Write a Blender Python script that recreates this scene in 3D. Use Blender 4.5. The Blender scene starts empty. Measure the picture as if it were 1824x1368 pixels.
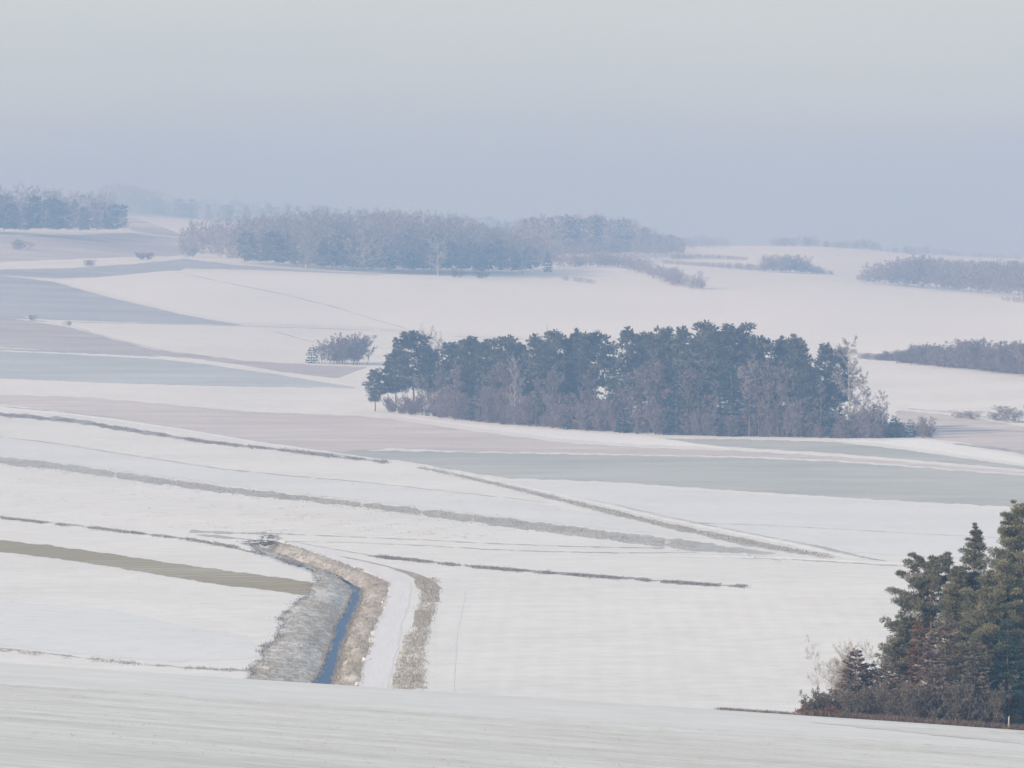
import bpy, math, random
import numpy as np
R = math.radians
rng = np.random.default_rng(11)
random.seed(11)
sc = bpy.context.scene
C = sc.collection

# ------------------------------------------------------------------ camera, sky, sun, exposure
F, HY, HC = 10424.0, 460.0, 38.7          # focal length (px of the 1824 px photo), row of the level horizon, camera height
cam = bpy.data.cameras.new('camera'); camo = bpy.data.objects.new('camera', cam); C.objects.link(camo)
camo.location = (0, 0, HC); camo.rotation_euler = (R(90), 0, 0)
cam.sensor_width = 36; cam.lens = 36 * F / 1824; cam.shift_y = -(684 - HY) / 1824
cam.clip_start = 1; cam.clip_end = 60000
sc.camera = camo

SUN_EL, SUN_AZ = R(20), R(-130)           # azimuth from +Y, clockwise positive: from the left, a little behind the camera
w = bpy.data.worlds.new('World'); sc.world = w; w.use_nodes = True
nt = w.node_tree; nt.nodes.clear()
def N(t, **k):
    n = nt.nodes.new(t)
    for a, b in k.items(): setattr(n, a, b)
    return n
out = N('ShaderNodeOutputWorld'); bg = N('ShaderNodeBackground'); bg.inputs[1].default_value = 1.0
sky = N('ShaderNodeTexSky', sky_type='NISHITA'); sky.sun_disc = False
sky.sun_elevation = SUN_EL; sky.sun_rotation = SUN_AZ; sky.dust_density = 2.0; sky.altitude = 200
sk = N('ShaderNodeMix', data_type='RGBA', blend_type='MULTIPLY'); sk.inputs[0].default_value = 1
sk.inputs[7].default_value = (0.10, 0.10, 0.10, 1)
tc = N('ShaderNodeTexCoord'); sep = N('ShaderNodeSeparateXYZ')
mp = N('ShaderNodeMapping'); mp.inputs['Scale'].default_value = (9, 9, 60)
nz = N('ShaderNodeTexNoise'); nz.inputs['Scale'].default_value = 1.0; nz.inputs['Detail'].default_value = 3
ad = N('ShaderNodeMath', operation='MULTIPLY_ADD'); ad.inputs[1].default_value = 0.030
ramp = N('ShaderNodeValToRGB'); ramp.color_ramp.interpolation = 'B_SPLINE'
el = ramp.color_ramp.elements
el[0].position = 0.0; el[0].color = (0.46, 0.54, 0.665, 1)
el[1].position = 1.0; el[1].color = (0.34, 0.41, 0.50, 1)
for p, c in ((0.016, (0.46, 0.545, 0.655, 1)), (0.032, (0.66, 0.75, 0.70, 1)), (0.06, (0.69, 0.77, 0.71, 1)), (0.3, (0.52, 0.58, 0.62, 1))):
    e = el.new(p); e.color = c
mx = N('ShaderNodeMix', data_type='RGBA'); mx.inputs[0].default_value = 0.82   # thin high overcast over the clear sky
L = nt.links.new
L(sky.outputs[0], sk.inputs[6]); L(tc.outputs['Generated'], sep.inputs[0]); L(tc.outputs['Generated'], mp.inputs[0])
L(mp.outputs[0], nz.inputs[0]); L(nz.outputs[0], ad.inputs[0])
sb = N('ShaderNodeMath', operation='SUBTRACT'); sb.inputs[1].default_value = 0.015
L(sep.outputs[2], ad.inputs[2]); L(ad.outputs[0], sb.inputs[0]); L(sb.outputs[0], ramp.inputs[0])
L(sk.outputs[2], mx.inputs[6]); L(ramp.outputs[0], mx.inputs[7]); L(mx.outputs[2], bg.inputs[0]); L(bg.outputs[0], out.inputs[0])

sl = bpy.data.lights.new('sun', 'SUN'); sl.energy = 4.5; sl.angle = R(1.2); sl.color = (1, 0.92, 0.82)
so = bpy.data.objects.new('sun', sl); C.objects.link(so)
so.rotation_euler = (R(90) - SUN_EL, 0, math.pi - SUN_AZ)
so.location = (-50, 0, 120)
sc.view_settings.view_transform = 'Standard'; sc.view_settings.look = 'None'
sc.view_settings.gamma = 1; sc.view_settings.exposure = 0.17; sc.view_settings.use_curve_mapping = False
sc.render.engine = 'CYCLES'; sc.cycles.use_denoising = True
sc.cycles.max_bounces = 5; sc.cycles.diffuse_bounces = 3; sc.cycles.volume_bounces = 2; sc.cycles.transparent_max_bounces = 8

# ------------------------------------------------------------------ terrain height field
def pchip(x, y, q):
    x = np.asarray(x, float); y = np.asarray(y, float); h = np.diff(x); dl = np.diff(y) / h
    m = np.zeros_like(x); m[0] = dl[0]; m[-1] = dl[-1]
    for i in range(1, len(x) - 1):
        if dl[i-1] * dl[i] > 0:
            a, b = 2*h[i] + h[i-1], h[i] + 2*h[i-1]
            m[i] = (a + b) / (a / dl[i-1] + b / dl[i])
    i = np.clip(np.searchsorted(x, q) - 1, 0, len(x) - 2); t = np.clip((q - x[i]) / h[i], 0, 1)
    return ((2*t**3 - 3*t**2 + 1) * y[i] + (t**3 - 2*t**2 + t) * h[i] * m[i] + (3*t**2 - 2*t**3) * y[i+1] + (t**3 - t**2) * h[i] * m[i+1])
def gd(d): return np.sqrt(d * d + 90000.0)
ROWS = np.concatenate([np.linspace(-300, 100, 33)[:-1], np.linspace(100, 560, 93)[:-1], np.geomspace(560, 3200, 240)[:-1], np.geomspace(3200, 11500, 90)])
COLS = np.concatenate([np.linspace(-4000, -600, 24)[:-1], np.linspace(-600, 2424, 380)[:-1], np.linspace(2424, 6000, 24)])
def zz(py, d): return HC - (py - HY) / F * d
FAR = {
 0:    [(1500,700),(1700,640),(1900,592),(2150,545),(2400,492),(2700,445),(2950,415),(3300,402),(4500,395),(6500,377),(9500,385),(11500,390)],
 320:  [(1500,700),(1700,648),(1900,602),(2150,550),(2400,502),(2650,468),(2900,450),(3300,425),(3800,408),(4500,400),(6500,390),(9500,395),(11500,400)],
 700:  [(1500,705),(1700,660),(2000,600),(2300,545),(2600,490),(2800,470),(3300,445),(4500,428),(6500,422),(9500,430),(11500,434)],
 1100: [(1500,705),(1700,662),(2000,605),(2300,556),(2650,508),(2900,485),(3400,462),(4500,440),(6500,438),(9500,445),(11500,448)],
 1400: [(1500,702),(1700,660),(2000,605),(2300,560),(2700,512),(3000,492),(3400,470),(4300,440),(4700,441),(6500,450),(9500,456),(11500,458)],
 1824: [(1500,698),(1700,655),(2000,610),(2300,575),(2700,535),(3000,519),(3400,495),(4300,467),(5500,461),(6500,460),(9500,460),(11500,460)],
}
FAR[-700] = [(d, p - 14 * (d > 1600)) for d, p in FAR[0]]
FAR[2500] = [(d, p + 3 * (d > 1600) * (d < 5000)) for d, p in FAR[1824]]
keys = sorted(FAR); prof = []
for k in keys:
    zb = zz(1240 + 80 * np.clip((k - 912) / 912, -1.4, 1.4), 335)
    pts = [(-300, 37.2), (0, 36.9), (30, 34.6), (90, 29.3 + (zb-13.6)*.3), (150, zb + 10.6), (250, zb + 4.4), (335, zb), (385, zb - 5.2), (470, 1.7), (540, 0.15), (700, 0), (1100, 0), (1300, 0.25)]
    pts += [(d, zz(p, d)) for d, p in FAR[k]]
    prof.append(pchip([p[0] for p in pts], [p[1] for p in pts], ROWS))
prof = np.array(prof)
TAB = np.empty((len(ROWS), len(COLS)))
for i in range(len(ROWS)):
    TAB[i] = pchip(keys, prof[:, i], np.clip(COLS, keys[0], keys[-1]))
gx = (COLS[None, :] - 912) / F * gd(ROWS)[:, None]; gy = np.repeat(ROWS[:, None], len(COLS), 1)
fade = np.clip((gy - 450) / 400, 0, 1)
TAB += fade * (0.25*np.sin(gx/37 + gy/110) + 0.18*np.sin(gx/19 - gy/75 + 1) + (0.6*np.sin(gx/90 + gy/260 + 2)) * np.clip((gy-1400)/800, 0, 1.5))
def zt(x, y):
    x = np.asarray(x, float); y = np.asarray(y, float)
    c = 912 + x * F / gd(y)
    i = np.clip(np.searchsorted(ROWS, y) - 1, 0, len(ROWS) - 2); j = np.clip(np.searchsorted(COLS, c) - 1, 0, len(COLS) - 2)
    a = np.clip((y - ROWS[i]) / (ROWS[i+1] - ROWS[i]), 0, 1); b = np.clip((c - COLS[j]) / (COLS[j+1] - COLS[j]), 0, 1)
    return (TAB[i, j]*(1-a)*(1-b) + TAB[i+1, j]*a*(1-b) + TAB[i, j+1]*(1-a)*b + TAB[i+1, j+1]*a*b)
def at(px, py, dmin=450.0, dmax=11000.0):
    """where the sight line through a point of the photograph meets the terrain"""
    px = np.atleast_1d(np.asarray(px, float)); py = np.atleast_1d(np.asarray(py, float))
    D = np.geomspace(dmin, dmax, 280)
    u = (px - 912) / F; v = (py - HY) / F
    g = zt(u[:, None] * D[None], np.repeat(D[None], len(px), 0)) - (HC - v[:, None] * D[None])
    hit = (g[:, 1:] >= 0) & (g[:, :-1] < 0)
    k = np.where(hit.any(1), hit.argmax(1), np.abs(g[:, :-1]).argmin(1))
    lo, hi = D[k], D[np.minimum(k + 1, len(D) - 1)]
    ok = hit.any(1)
    for _ in range(24):
        m = (lo + hi) / 2; s = zt(u * m, m) - (HC - v * m)
        lo = np.where(s < 0, m, lo); hi = np.where(s < 0, hi, m)
    d = np.where(ok, (lo + hi) / 2, D[k])
    return np.stack([u * d, d, zt(u * d, d)], 1)
def at1(px, py, dmin=450.0): return at([px], [py], dmin)[0]
def wob(t, seed, scale=1.0):
    r = np.random.default_rng(seed); s = np.zeros_like(t, dtype=float)
    for f, a in ((60, 1), (27, .7), (12, .5), (5.5, .4), (2.6, .25)):
        s += a * np.sin(t / f * 2 * math.pi + r.uniform(0, 7))
    return s * scale

# ------------------------------------------------------------------ materials
def mat(name):
    m = bpy.data.materials.new(name); m.use_nodes = True; m.node_tree.nodes.clear(); return m, m.node_tree
def field_mat(name, snow, under, cover, scale=0.25, contrast=0.25, rows=None, bump=0.3, rough=0.85, streak=(1, 1, 1), fine=1.0, solid=False):
    """snow lying on soil or grass: patches where the ground shows through, cover = share of snow"""
    m, t = mat(name); n = t.nodes.new; l = t.links.new
    o = n('ShaderNodeOutputMaterial'); b = n('ShaderNodeBsdfPrincipled'); b.inputs['Roughness'].default_value = rough
    b.inputs['Specular IOR Level'].default_value = 0.25
    tc = n('ShaderNodeTexCoord'); mp = n('ShaderNodeMapping'); mp.inputs['Scale'].default_value = streak
    l(tc.outputs['Object'], mp.inputs[0])
    n1 = n('ShaderNodeTexNoise'); n1.inputs['Scale'].default_value = scale; n1.inputs['Detail'].default_value = 7; n1.inputs['Roughness'].default_value = 0.68
    n2 = n('ShaderNodeTexNoise'); n2.inputs['Scale'].default_value = scale * 0.09; n2.inputs['Detail'].default_value = 3
    n3 = n('ShaderNodeTexNoise'); n3.inputs['Scale'].default_value = 2.2 * fine; n3.inputs['Detail'].default_value = 4
    for q in (n1, n2, n3): l(mp.outputs[0], q.inputs[0])
    s1 = n('ShaderNodeMath'); s1.operation = 'MULTIPLY_ADD'; s1.inputs[1].default_value = 0.6
    l(n2.outputs[0], s1.inputs[0]); l(n1.outputs[0], s1.inputs[2])
    src = s1.outputs[0]
    if rows:
        wv = n('ShaderNodeTexWave'); wv.inputs['Scale'].default_value = rows[0]; wv.inputs['Distortion'].default_value = rows[3] if len(rows) > 3 else 1.5
        wv.inputs['Detail Scale'].default_value = 0.4
        mr = n('ShaderNodeMapping'); mr.inputs['Rotation'].default_value = (0, 0, R(rows[1])); l(tc.outputs['Object'], mr.inputs[0]); l(mr.outputs[0], wv.inputs[0])
        s2 = n('ShaderNodeMath'); s2.operation = 'MULTIPLY_ADD'; s2.inputs[1].default_value = rows[2]; l(wv.outputs[0], s2.inputs[0]); l(src, s2.inputs[2]); src = s2.outputs[0]
    mid = 0.8 + (cover - 0.5) * 0.9 + (rows[2] * .5 if rows else 0)
    mr2 = n('ShaderNodeMapRange'); mr2.inputs[1].default_value = mid - contrast; mr2.inputs[2].default_value = mid + contrast
    l(src, mr2.inputs[0])
    mix = n('ShaderNodeMix'); mix.data_type = 'RGBA'; mix.inputs[6].default_value = (*snow, 1)
    vr = n('ShaderNodeMix'); vr.data_type = 'RGBA'; vr.inputs[6].default_value = (*[c * 0.72 for c in under], 1); vr.inputs[7].default_value = (*[min(1, c * 1.28) for c in under], 1)
    l(n3.outputs[0], vr.inputs[0]); l(vr.outputs[2], mix.inputs[7]); l(mr2.outputs[0], mix.inputs[0]); l(mix.outputs[2], b.inputs['Base Color'])
    bp = n('ShaderNodeBump'); bp.inputs['Strength'].default_value = bump; bp.inputs['Distance'].default_value = 0.25
    l(src, bp.inputs['Height']); l(bp.outputs[0], b.inputs['Normal'])
    if solid: l(b.outputs[0], o.inputs[0]); return m
    ea = n('ShaderNodeAttribute'); ea.attribute_name = 'edge'; n4 = n('ShaderNodeTexNoise'); n4.inputs['Scale'].default_value = 0.45; n4.inputs['Detail'].default_value = 9; n4.inputs['Roughness'].default_value = 0.75
    l(tc.outputs['Object'], n4.inputs[0]); q1 = n('ShaderNodeMath'); q1.operation = 'MULTIPLY_ADD'; q1.inputs[1].default_value = 1.5
    l(n4.outputs[0], q1.inputs[0]); l(ea.outputs['Fac'], q1.inputs[2]); q2 = n('ShaderNodeMapRange'); q2.inputs[1].default_value = 1.18; q2.inputs[2].default_value = 1.20
    l(q1.outputs[0], q2.inputs[0]); tr = n('ShaderNodeBsdfTransparent'); ms = n('ShaderNodeMixShader')
    l(q2.outputs[0], ms.inputs[0]); l(tr.outputs[0], ms.inputs[1]); l(b.outputs[0], ms.inputs[2]); l(ms.outputs[0], o.inputs[0])
    return m
WH = (0.835, 0.82, 0.805); WHB = (0.78, 0.80, 0.83)
M = {}
M['snow'] = field_mat('snow_over_field', WH, (0.60, 0.58, 0.55), 0.76, 0.20, 0.40, solid=True)
M['snow_far'] = field_mat('smooth_snow', (0.84, 0.825, 0.81), (0.70, 0.68, 0.67), 0.86, 0.06, 0.35, bump=0.15)
M['snow_rows'] = field_mat('snow_over_sown_rows', (0.84, 0.825, 0.81), (0.62, 0.60, 0.58), 0.70, 0.20, 0.36, rows=(0.13, 0.7, 0.06, 2.5))
M['snow_blue'] = field_mat('thin_snow_cool', (0.78, 0.785, 0.795), (0.60, 0.605, 0.60), 0.78, 0.3, 0.35)
M['stubble'] = field_mat('snowy_stubble', (0.86, 0.845, 0.82), (0.46, 0.435, 0.36), 0.62, 2.2, 0.30, streak=(0.35, 1, 1), rows=(0.30, 88, 0.08, 6.0), fine=1.5, bump=0.15)
M['verge'] = field_mat('snowy_dry_verge', (0.70, 0.70, 0.70), (0.36, 0.355, 0.33), 0.36, 0.5, 0.30)
M['verge_dark'] = field_mat('dry_dark_verge', (0.66, 0.64, 0.64), (0.25, 0.225, 0.215), 0.40, 0.6, 0.28)
M['olive'] = field_mat('bare_olive_stubble', (0.58, 0.55, 0.48), (0.335, 0.285, 0.18), 0.24, 0.30, 0.24, streak=(0.3, 1, 1), rows=(0.06, 62, 0.12, 2.0))
M['pink'] = field_mat('snow_dusted_pinkish_soil', (0.77, 0.72, 0.71), (0.56, 0.50, 0.485), 0.42, 0.06, 0.22, streak=(0.5, 1, 1))
M['green'] = field_mat('snow_dusted_winter_crop', (0.575, 0.58, 0.56), (0.395, 0.41, 0.385), 0.46, 0.06, 0.22, streak=(0.5, 1, 1))
M['bluegrey'] = field_mat('snow_dusted_meadow', (0.60, 0.63, 0.64), (0.42, 0.45, 0.46), 0.45, 0.04, 0.22, streak=(0.5, 1, 1))
M['lavender'] = field_mat('frosted_grey_field', (0.55, 0.56, 0.60), (0.36, 0.37, 0.41), 0.42, 0.03, 0.24, streak=(0.6, 1, 1))
M['heath'] = field_mat('frosted_heath', (0.63, 0.59, 0.60), (0.39, 0.35, 0.355), 0.44, 0.035, 0.20, streak=(0.6, 1, 1))
M['track'] = field_mat('packed_snow_track', (0.80, 0.785, 0.80), (0.66, 0.645, 0.655), 0.74, 0.5, 0.35, streak=(1.5, 0.12, 1))
M['track_white'] = field_mat('drifted_snow', (0.87, 0.87, 0.87), (0.78, 0.78, 0.78), 0.9, 0.3, 0.4)
M['bank'] = field_mat('snow_and_dry_grass_bank', (0.80, 0.785, 0.76), (0.42, 0.365, 0.30), 0.48, 1.4, 0.13, streak=(1, 0.3, 1), bump=0.1)
M['bank_brown'] = field_mat('brown_grass_bank', (0.60, 0.58, 0.55), (0.38, 0.33, 0.275), 0.40, 1.4, 0.13, streak=(1, 0.3, 1), bump=0.1)
M['earth'] = field_mat('bare_earth', (0.5, 0.46, 0.44), (0.25, 0.20, 0.18), 0.25, 0.6, 0.3)
def water_mat():
    m, t = mat('ditch_water_blue'); n = t.nodes.new; l = t.links.new
    o = n('ShaderNodeOutputMaterial'); b = n('ShaderNodeBsdfPrincipled'); b.inputs['Base Color'].default_value = (0.055, 0.15, 0.36, 1)
    b.inputs['Roughness'].default_value = 0.3; b.inputs['Specular IOR Level'].default_value = 0.12; b.inputs['IOR'].default_value = 1.12
    z = n('ShaderNodeTexNoise'); z.inputs['Scale'].default_value = 0.5; z.inputs['Detail'].default_value = 4
    mm = n('ShaderNodeMix'); mm.data_type = 'RGBA'; mm.inputs[6].default_value = (0.012, 0.05, 0.15, 1); mm.inputs[7].default_value = (0.03, 0.105, 0.25, 1)
    tc = n('ShaderNodeTexCoord'); mp = n('ShaderNodeMapping'); mp.inputs['Scale'].default_value = (1, 0.12, 1); l(tc.outputs['Object'], mp.inputs[0]); l(mp.outputs[0], z.inputs[0])
    l(z.outputs[0], mm.inputs[0]); l(mm.outputs[2], b.inputs['Base Color']); l(b.outputs[0], o.inputs[0]); return m
M['water'] = water_mat()
def leaf_mat(name, cols, transl=0.25, var=0.0):
    """foliage: colour varies from clump to clump with the mesh attribute 'tint'"""
    m, t = mat(name); n = t.nodes.new; l = t.links.new
    o = n('ShaderNodeOutputMaterial'); a = n('ShaderNodeAttribute'); a.attribute_name = 'tint'
    oi = n('ShaderNodeObjectInfo'); ma = n('ShaderNodeMath'); ma.operation = 'MULTIPLY_ADD'; ma.inputs[1].default_value = var
    l(oi.outputs['Random'], ma.inputs[0]); l(a.outputs['Fac'], ma.inputs[2])
    su = n('ShaderNodeMath'); su.operation = 'SUBTRACT'; su.inputs[1].default_value = var / 2; l(ma.outputs[0], su.inputs[0])
    r = n('ShaderNodeValToRGB'); e = r.color_ramp.elements
    e[0].position = 0; e[0].color = (*cols[0], 1); e[1].position = 1; e[1].color = (*cols[-1], 1)
    for i, c in enumerate(cols[1:-1]):
        q = e.new((i + 1) / (len(cols) - 1)); q.color = (*c, 1)
    l(su.outputs[0], r.inputs[0])
    d = n('ShaderNodeBsdfDiffuse'); tr = n('ShaderNodeBsdfTranslucent'); mx = n('ShaderNodeMixShader'); mx.inputs[0].default_value = transl
    l(r.outputs[0], d.inputs[0]); l(r.outputs[0], tr.inputs[0]); l(d.outputs[0], mx.inputs[1]); l(tr.outputs[0], mx.inputs[2]); l(mx.outputs[0], o.inputs[0])
    return m
M['pine'] = leaf_mat('pine_needles', [(0.055, 0.056, 0.054), (0.086, 0.086, 0.076), (0.12, 0.115, 0.088), (0.155, 0.143, 0.105), (0.19, 0.175, 0.15)], 0.25, 0.35)
M['pine_olive'] = leaf_mat('olive_pine_needles', [(0.11, 0.118, 0.085), (0.175, 0.172, 0.112), (0.25, 0.232, 0.142), (0.32, 0.285, 0.17), (0.43, 0.395, 0.28)], 0.35)
M['pine_grey'] = leaf_mat('grey_green_pine_needles', [(0.10, 0.11, 0.085), (0.165, 0.165, 0.12), (0.225, 0.21, 0.145), (0.28, 0.255, 0.17), (0.58, 0.56, 0.52)], 0.35)
M['spruce'] = leaf_mat('dark_spruce_needles', [(0.022, 0.055, 0.055), (0.036, 0.08, 0.075), (0.055, 0.10, 0.085), (0.085, 0.12, 0.10)], 0.2, 0.2)
M['larch'] = leaf_mat('brown_larch_twigs', [(0.12, 0.075, 0.065), (0.18, 0.125, 0.105), (0.23, 0.175, 0.145), (0.29, 0.24, 0.20), (0.62, 0.59, 0.56)], 0.25, 0.2)
M['rust'] = leaf_mat('rust_coloured_dry_leaves', [(0.13, 0.06, 0.035), (0.20, 0.10, 0.06), (0.26, 0.15, 0.09), (0.34, 0.24, 0.16)], 0.25)
M['twig'] = leaf_mat('bare_twigs', [(0.13, 0.10, 0.10), (0.195, 0.155, 0.155), (0.265, 0.215, 0.21), (0.34, 0.285, 0.275)], 0.1, 0.5)
M['twig_frost'] = leaf_mat('frosted_twigs', [(0.22, 0.205, 0.21), (0.30, 0.275, 0.28), (0.38, 0.34, 0.34), (0.46, 0.41, 0.40)], 0.1, 0.4)
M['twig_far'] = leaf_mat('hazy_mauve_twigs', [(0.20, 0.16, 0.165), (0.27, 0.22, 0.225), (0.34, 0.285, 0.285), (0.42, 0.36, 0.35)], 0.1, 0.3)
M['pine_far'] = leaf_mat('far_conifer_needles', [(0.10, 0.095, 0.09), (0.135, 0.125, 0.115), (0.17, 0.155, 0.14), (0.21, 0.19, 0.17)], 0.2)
M['twig_pale'] = leaf_mat('pale_straw_twigs', [(0.28, 0.235, 0.195), (0.36, 0.31, 0.26), (0.44, 0.385, 0.33)], 0.1)
M['grass'] = leaf_mat('dry_grass_blades', [(0.26, 0.225, 0.175), (0.37, 0.325, 0.26), (0.46, 0.42, 0.345), (0.68, 0.66, 0.62)], 0.35)
M['grass_red'] = leaf_mat('russet_grass_blades', [(0.11, 0.075, 0.06), (0.16, 0.11, 0.085), (0.21, 0.155, 0.115), (0.28, 0.23, 0.17)], 0.3)
M['grass_grey'] = leaf_mat('grey_weed_stalks', [(0.16, 0.135, 0.12), (0.23, 0.20, 0.18), (0.32, 0.285, 0.255), (0.55, 0.52, 0.49)], 0.3)
M['bush_dark'] = leaf_mat('dark_thicket_twigs', [(0.12, 0.10, 0.08), (0.17, 0.145, 0.115), (0.22, 0.185, 0.15), (0.28, 0.225, 0.185)], 0.25)
M['bark'] = leaf_mat('grey_brown_bark', [(0.09, 0.07, 0.06), (0.15, 0.12, 0.10), (0.20, 0.165, 0.14)], 0.0)
M['bark_pine'] = leaf_mat('orange_pine_bark', [(0.10, 0.07, 0.055), (0.19, 0.115, 0.075), (0.24, 0.15, 0.095)], 0.0)
M['bark_pale'] = leaf_mat('pale_birch_bark', [(0.30, 0.28, 0.27), (0.45, 0.43, 0.41), (0.58, 0.56, 0.54)], 0.0)

# ------------------------------------------------------------------ mesh helpers
def make_mesh(name, V, Q, material, tint=None, smooth=False, edge=None):
    me = bpy.data.meshes.new(name); V = np.asarray(V, np.float32); Q = np.asarray(Q, np.int32)
    me.vertices.add(len(V)); me.vertices.foreach_set('co', V.ravel())
    me.loops.add(Q.size); me.loops.foreach_set('vertex_index', Q.ravel())
    me.polygons.add(len(Q)); me.polygons.foreach_set('loop_start', np.arange(0, Q.size, Q.shape[1], dtype=np.int32))
    if smooth: me.polygons.foreach_set('use_smooth', np.ones(len(Q), bool))
    if tint is not None:
        a = me.attributes.new('tint', 'FLOAT', 'POINT'); a.data.foreach_set('value', np.asarray(tint, np.float32))
    if edge is not None:
        a = me.attributes.new('edge', 'FLOAT', 'POINT'); a.data.foreach_set('value', np.asarray(edge, np.float32).ravel())
    me.update(calc_edges=True); me.materials.append(material); return me
def obj(name, me, parent=None, loc=None):
    o = bpy.data.objects.new(name, me); C.objects.link(o)
    if parent: o.parent = parent
    if loc is not None: o.location = loc
    return o
def tag(o, label=None, cat=None, group=None, kind=None):
    if label: o['label'] = label
    if cat: o['category'] = cat
    if group: o['group'] = group
    if kind: o['kind'] = kind
    return o
class Geo:
    def __init__(s): s.V, s.Q, s.T, s.n = [], [], [], 0
    def add(s, V, Q, T):
        V = np.asarray(V, float)
        if len(V) == 0: return
        s.V.append(V); s.Q.append(np.asarray(Q) + s.n); s.T.append(np.broadcast_to(np.asarray(T, float), (len(V),))); s.n += len(V)
    def arrays(s): return np.concatenate(s.V), np.concatenate(s.Q), np.concatenate(s.T)
    def mesh(s, name, m, smooth=False):
        V, Q, T = s.arrays(); return make_mesh(name, V, Q, m, T, smooth)
def segs(P0, P1, R0, R1, sides=3):
    """prisms from P0 to P1"""
    P0, P1 = np.asarray(P0, float), np.asarray(P1, float); R0 = np.broadcast_to(np.asarray(R0, float), (len(P0),)); R1 = np.broadcast_to(np.asarray(R1, float), (len(P0),))
    d = P1 - P0; d /= np.linalg.norm(d, axis=1, keepdims=True) + 1e-9
    ref = np.where(np.abs(d[:, 2:3]) > 0.9, np.array([[1., 0, 0]]), np.array([[0., 0, 1]]))
    a = np.cross(d, ref); a /= np.linalg.norm(a, axis=1, keepdims=True) + 1e-9; b = np.cross(d, a)
    k = len(P0); V = np.empty((k, 2 * sides, 3))
    for i in range(sides):
        t = 2 * math.pi * i / sides; off = a * math.cos(t) + b * math.sin(t)
        V[:, i] = P0 + off * R0[:, None]; V[:, sides + i] = P1 + off * R1[:, None]
    q = np.array([[i, (i+1) % sides, sides + (i+1) % sides, sides + i] for i in range(sides)])
    Q = (np.arange(k)[:, None, None] * 2 * sides + q[None]).reshape(-1, 4)
    return V.reshape(-1, 3), Q
def slivers(P, D, Ln, W, r):
    """kite-shaped needle sprays or twig tips at P along D"""
    k = len(P); D = D / (np.linalg.norm(D, axis=1, keepdims=True) + 1e-9)
    s = np.cross(D, r.normal(size=(k, 3))); s /= np.linalg.norm(s, axis=1, keepdims=True) + 1e-9
    Ln = np.broadcast_to(Ln, (k,))[:, None]; W = np.broadcast_to(W, (k,))[:, None]
    V = np.stack([P, P + D*Ln*.5 + s*W*.5, P + D*Ln, P + D*Ln*.5 - s*W*.5], 1).reshape(-1, 3)
    return V, np.arange(4 * k).reshape(-1, 4)

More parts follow.
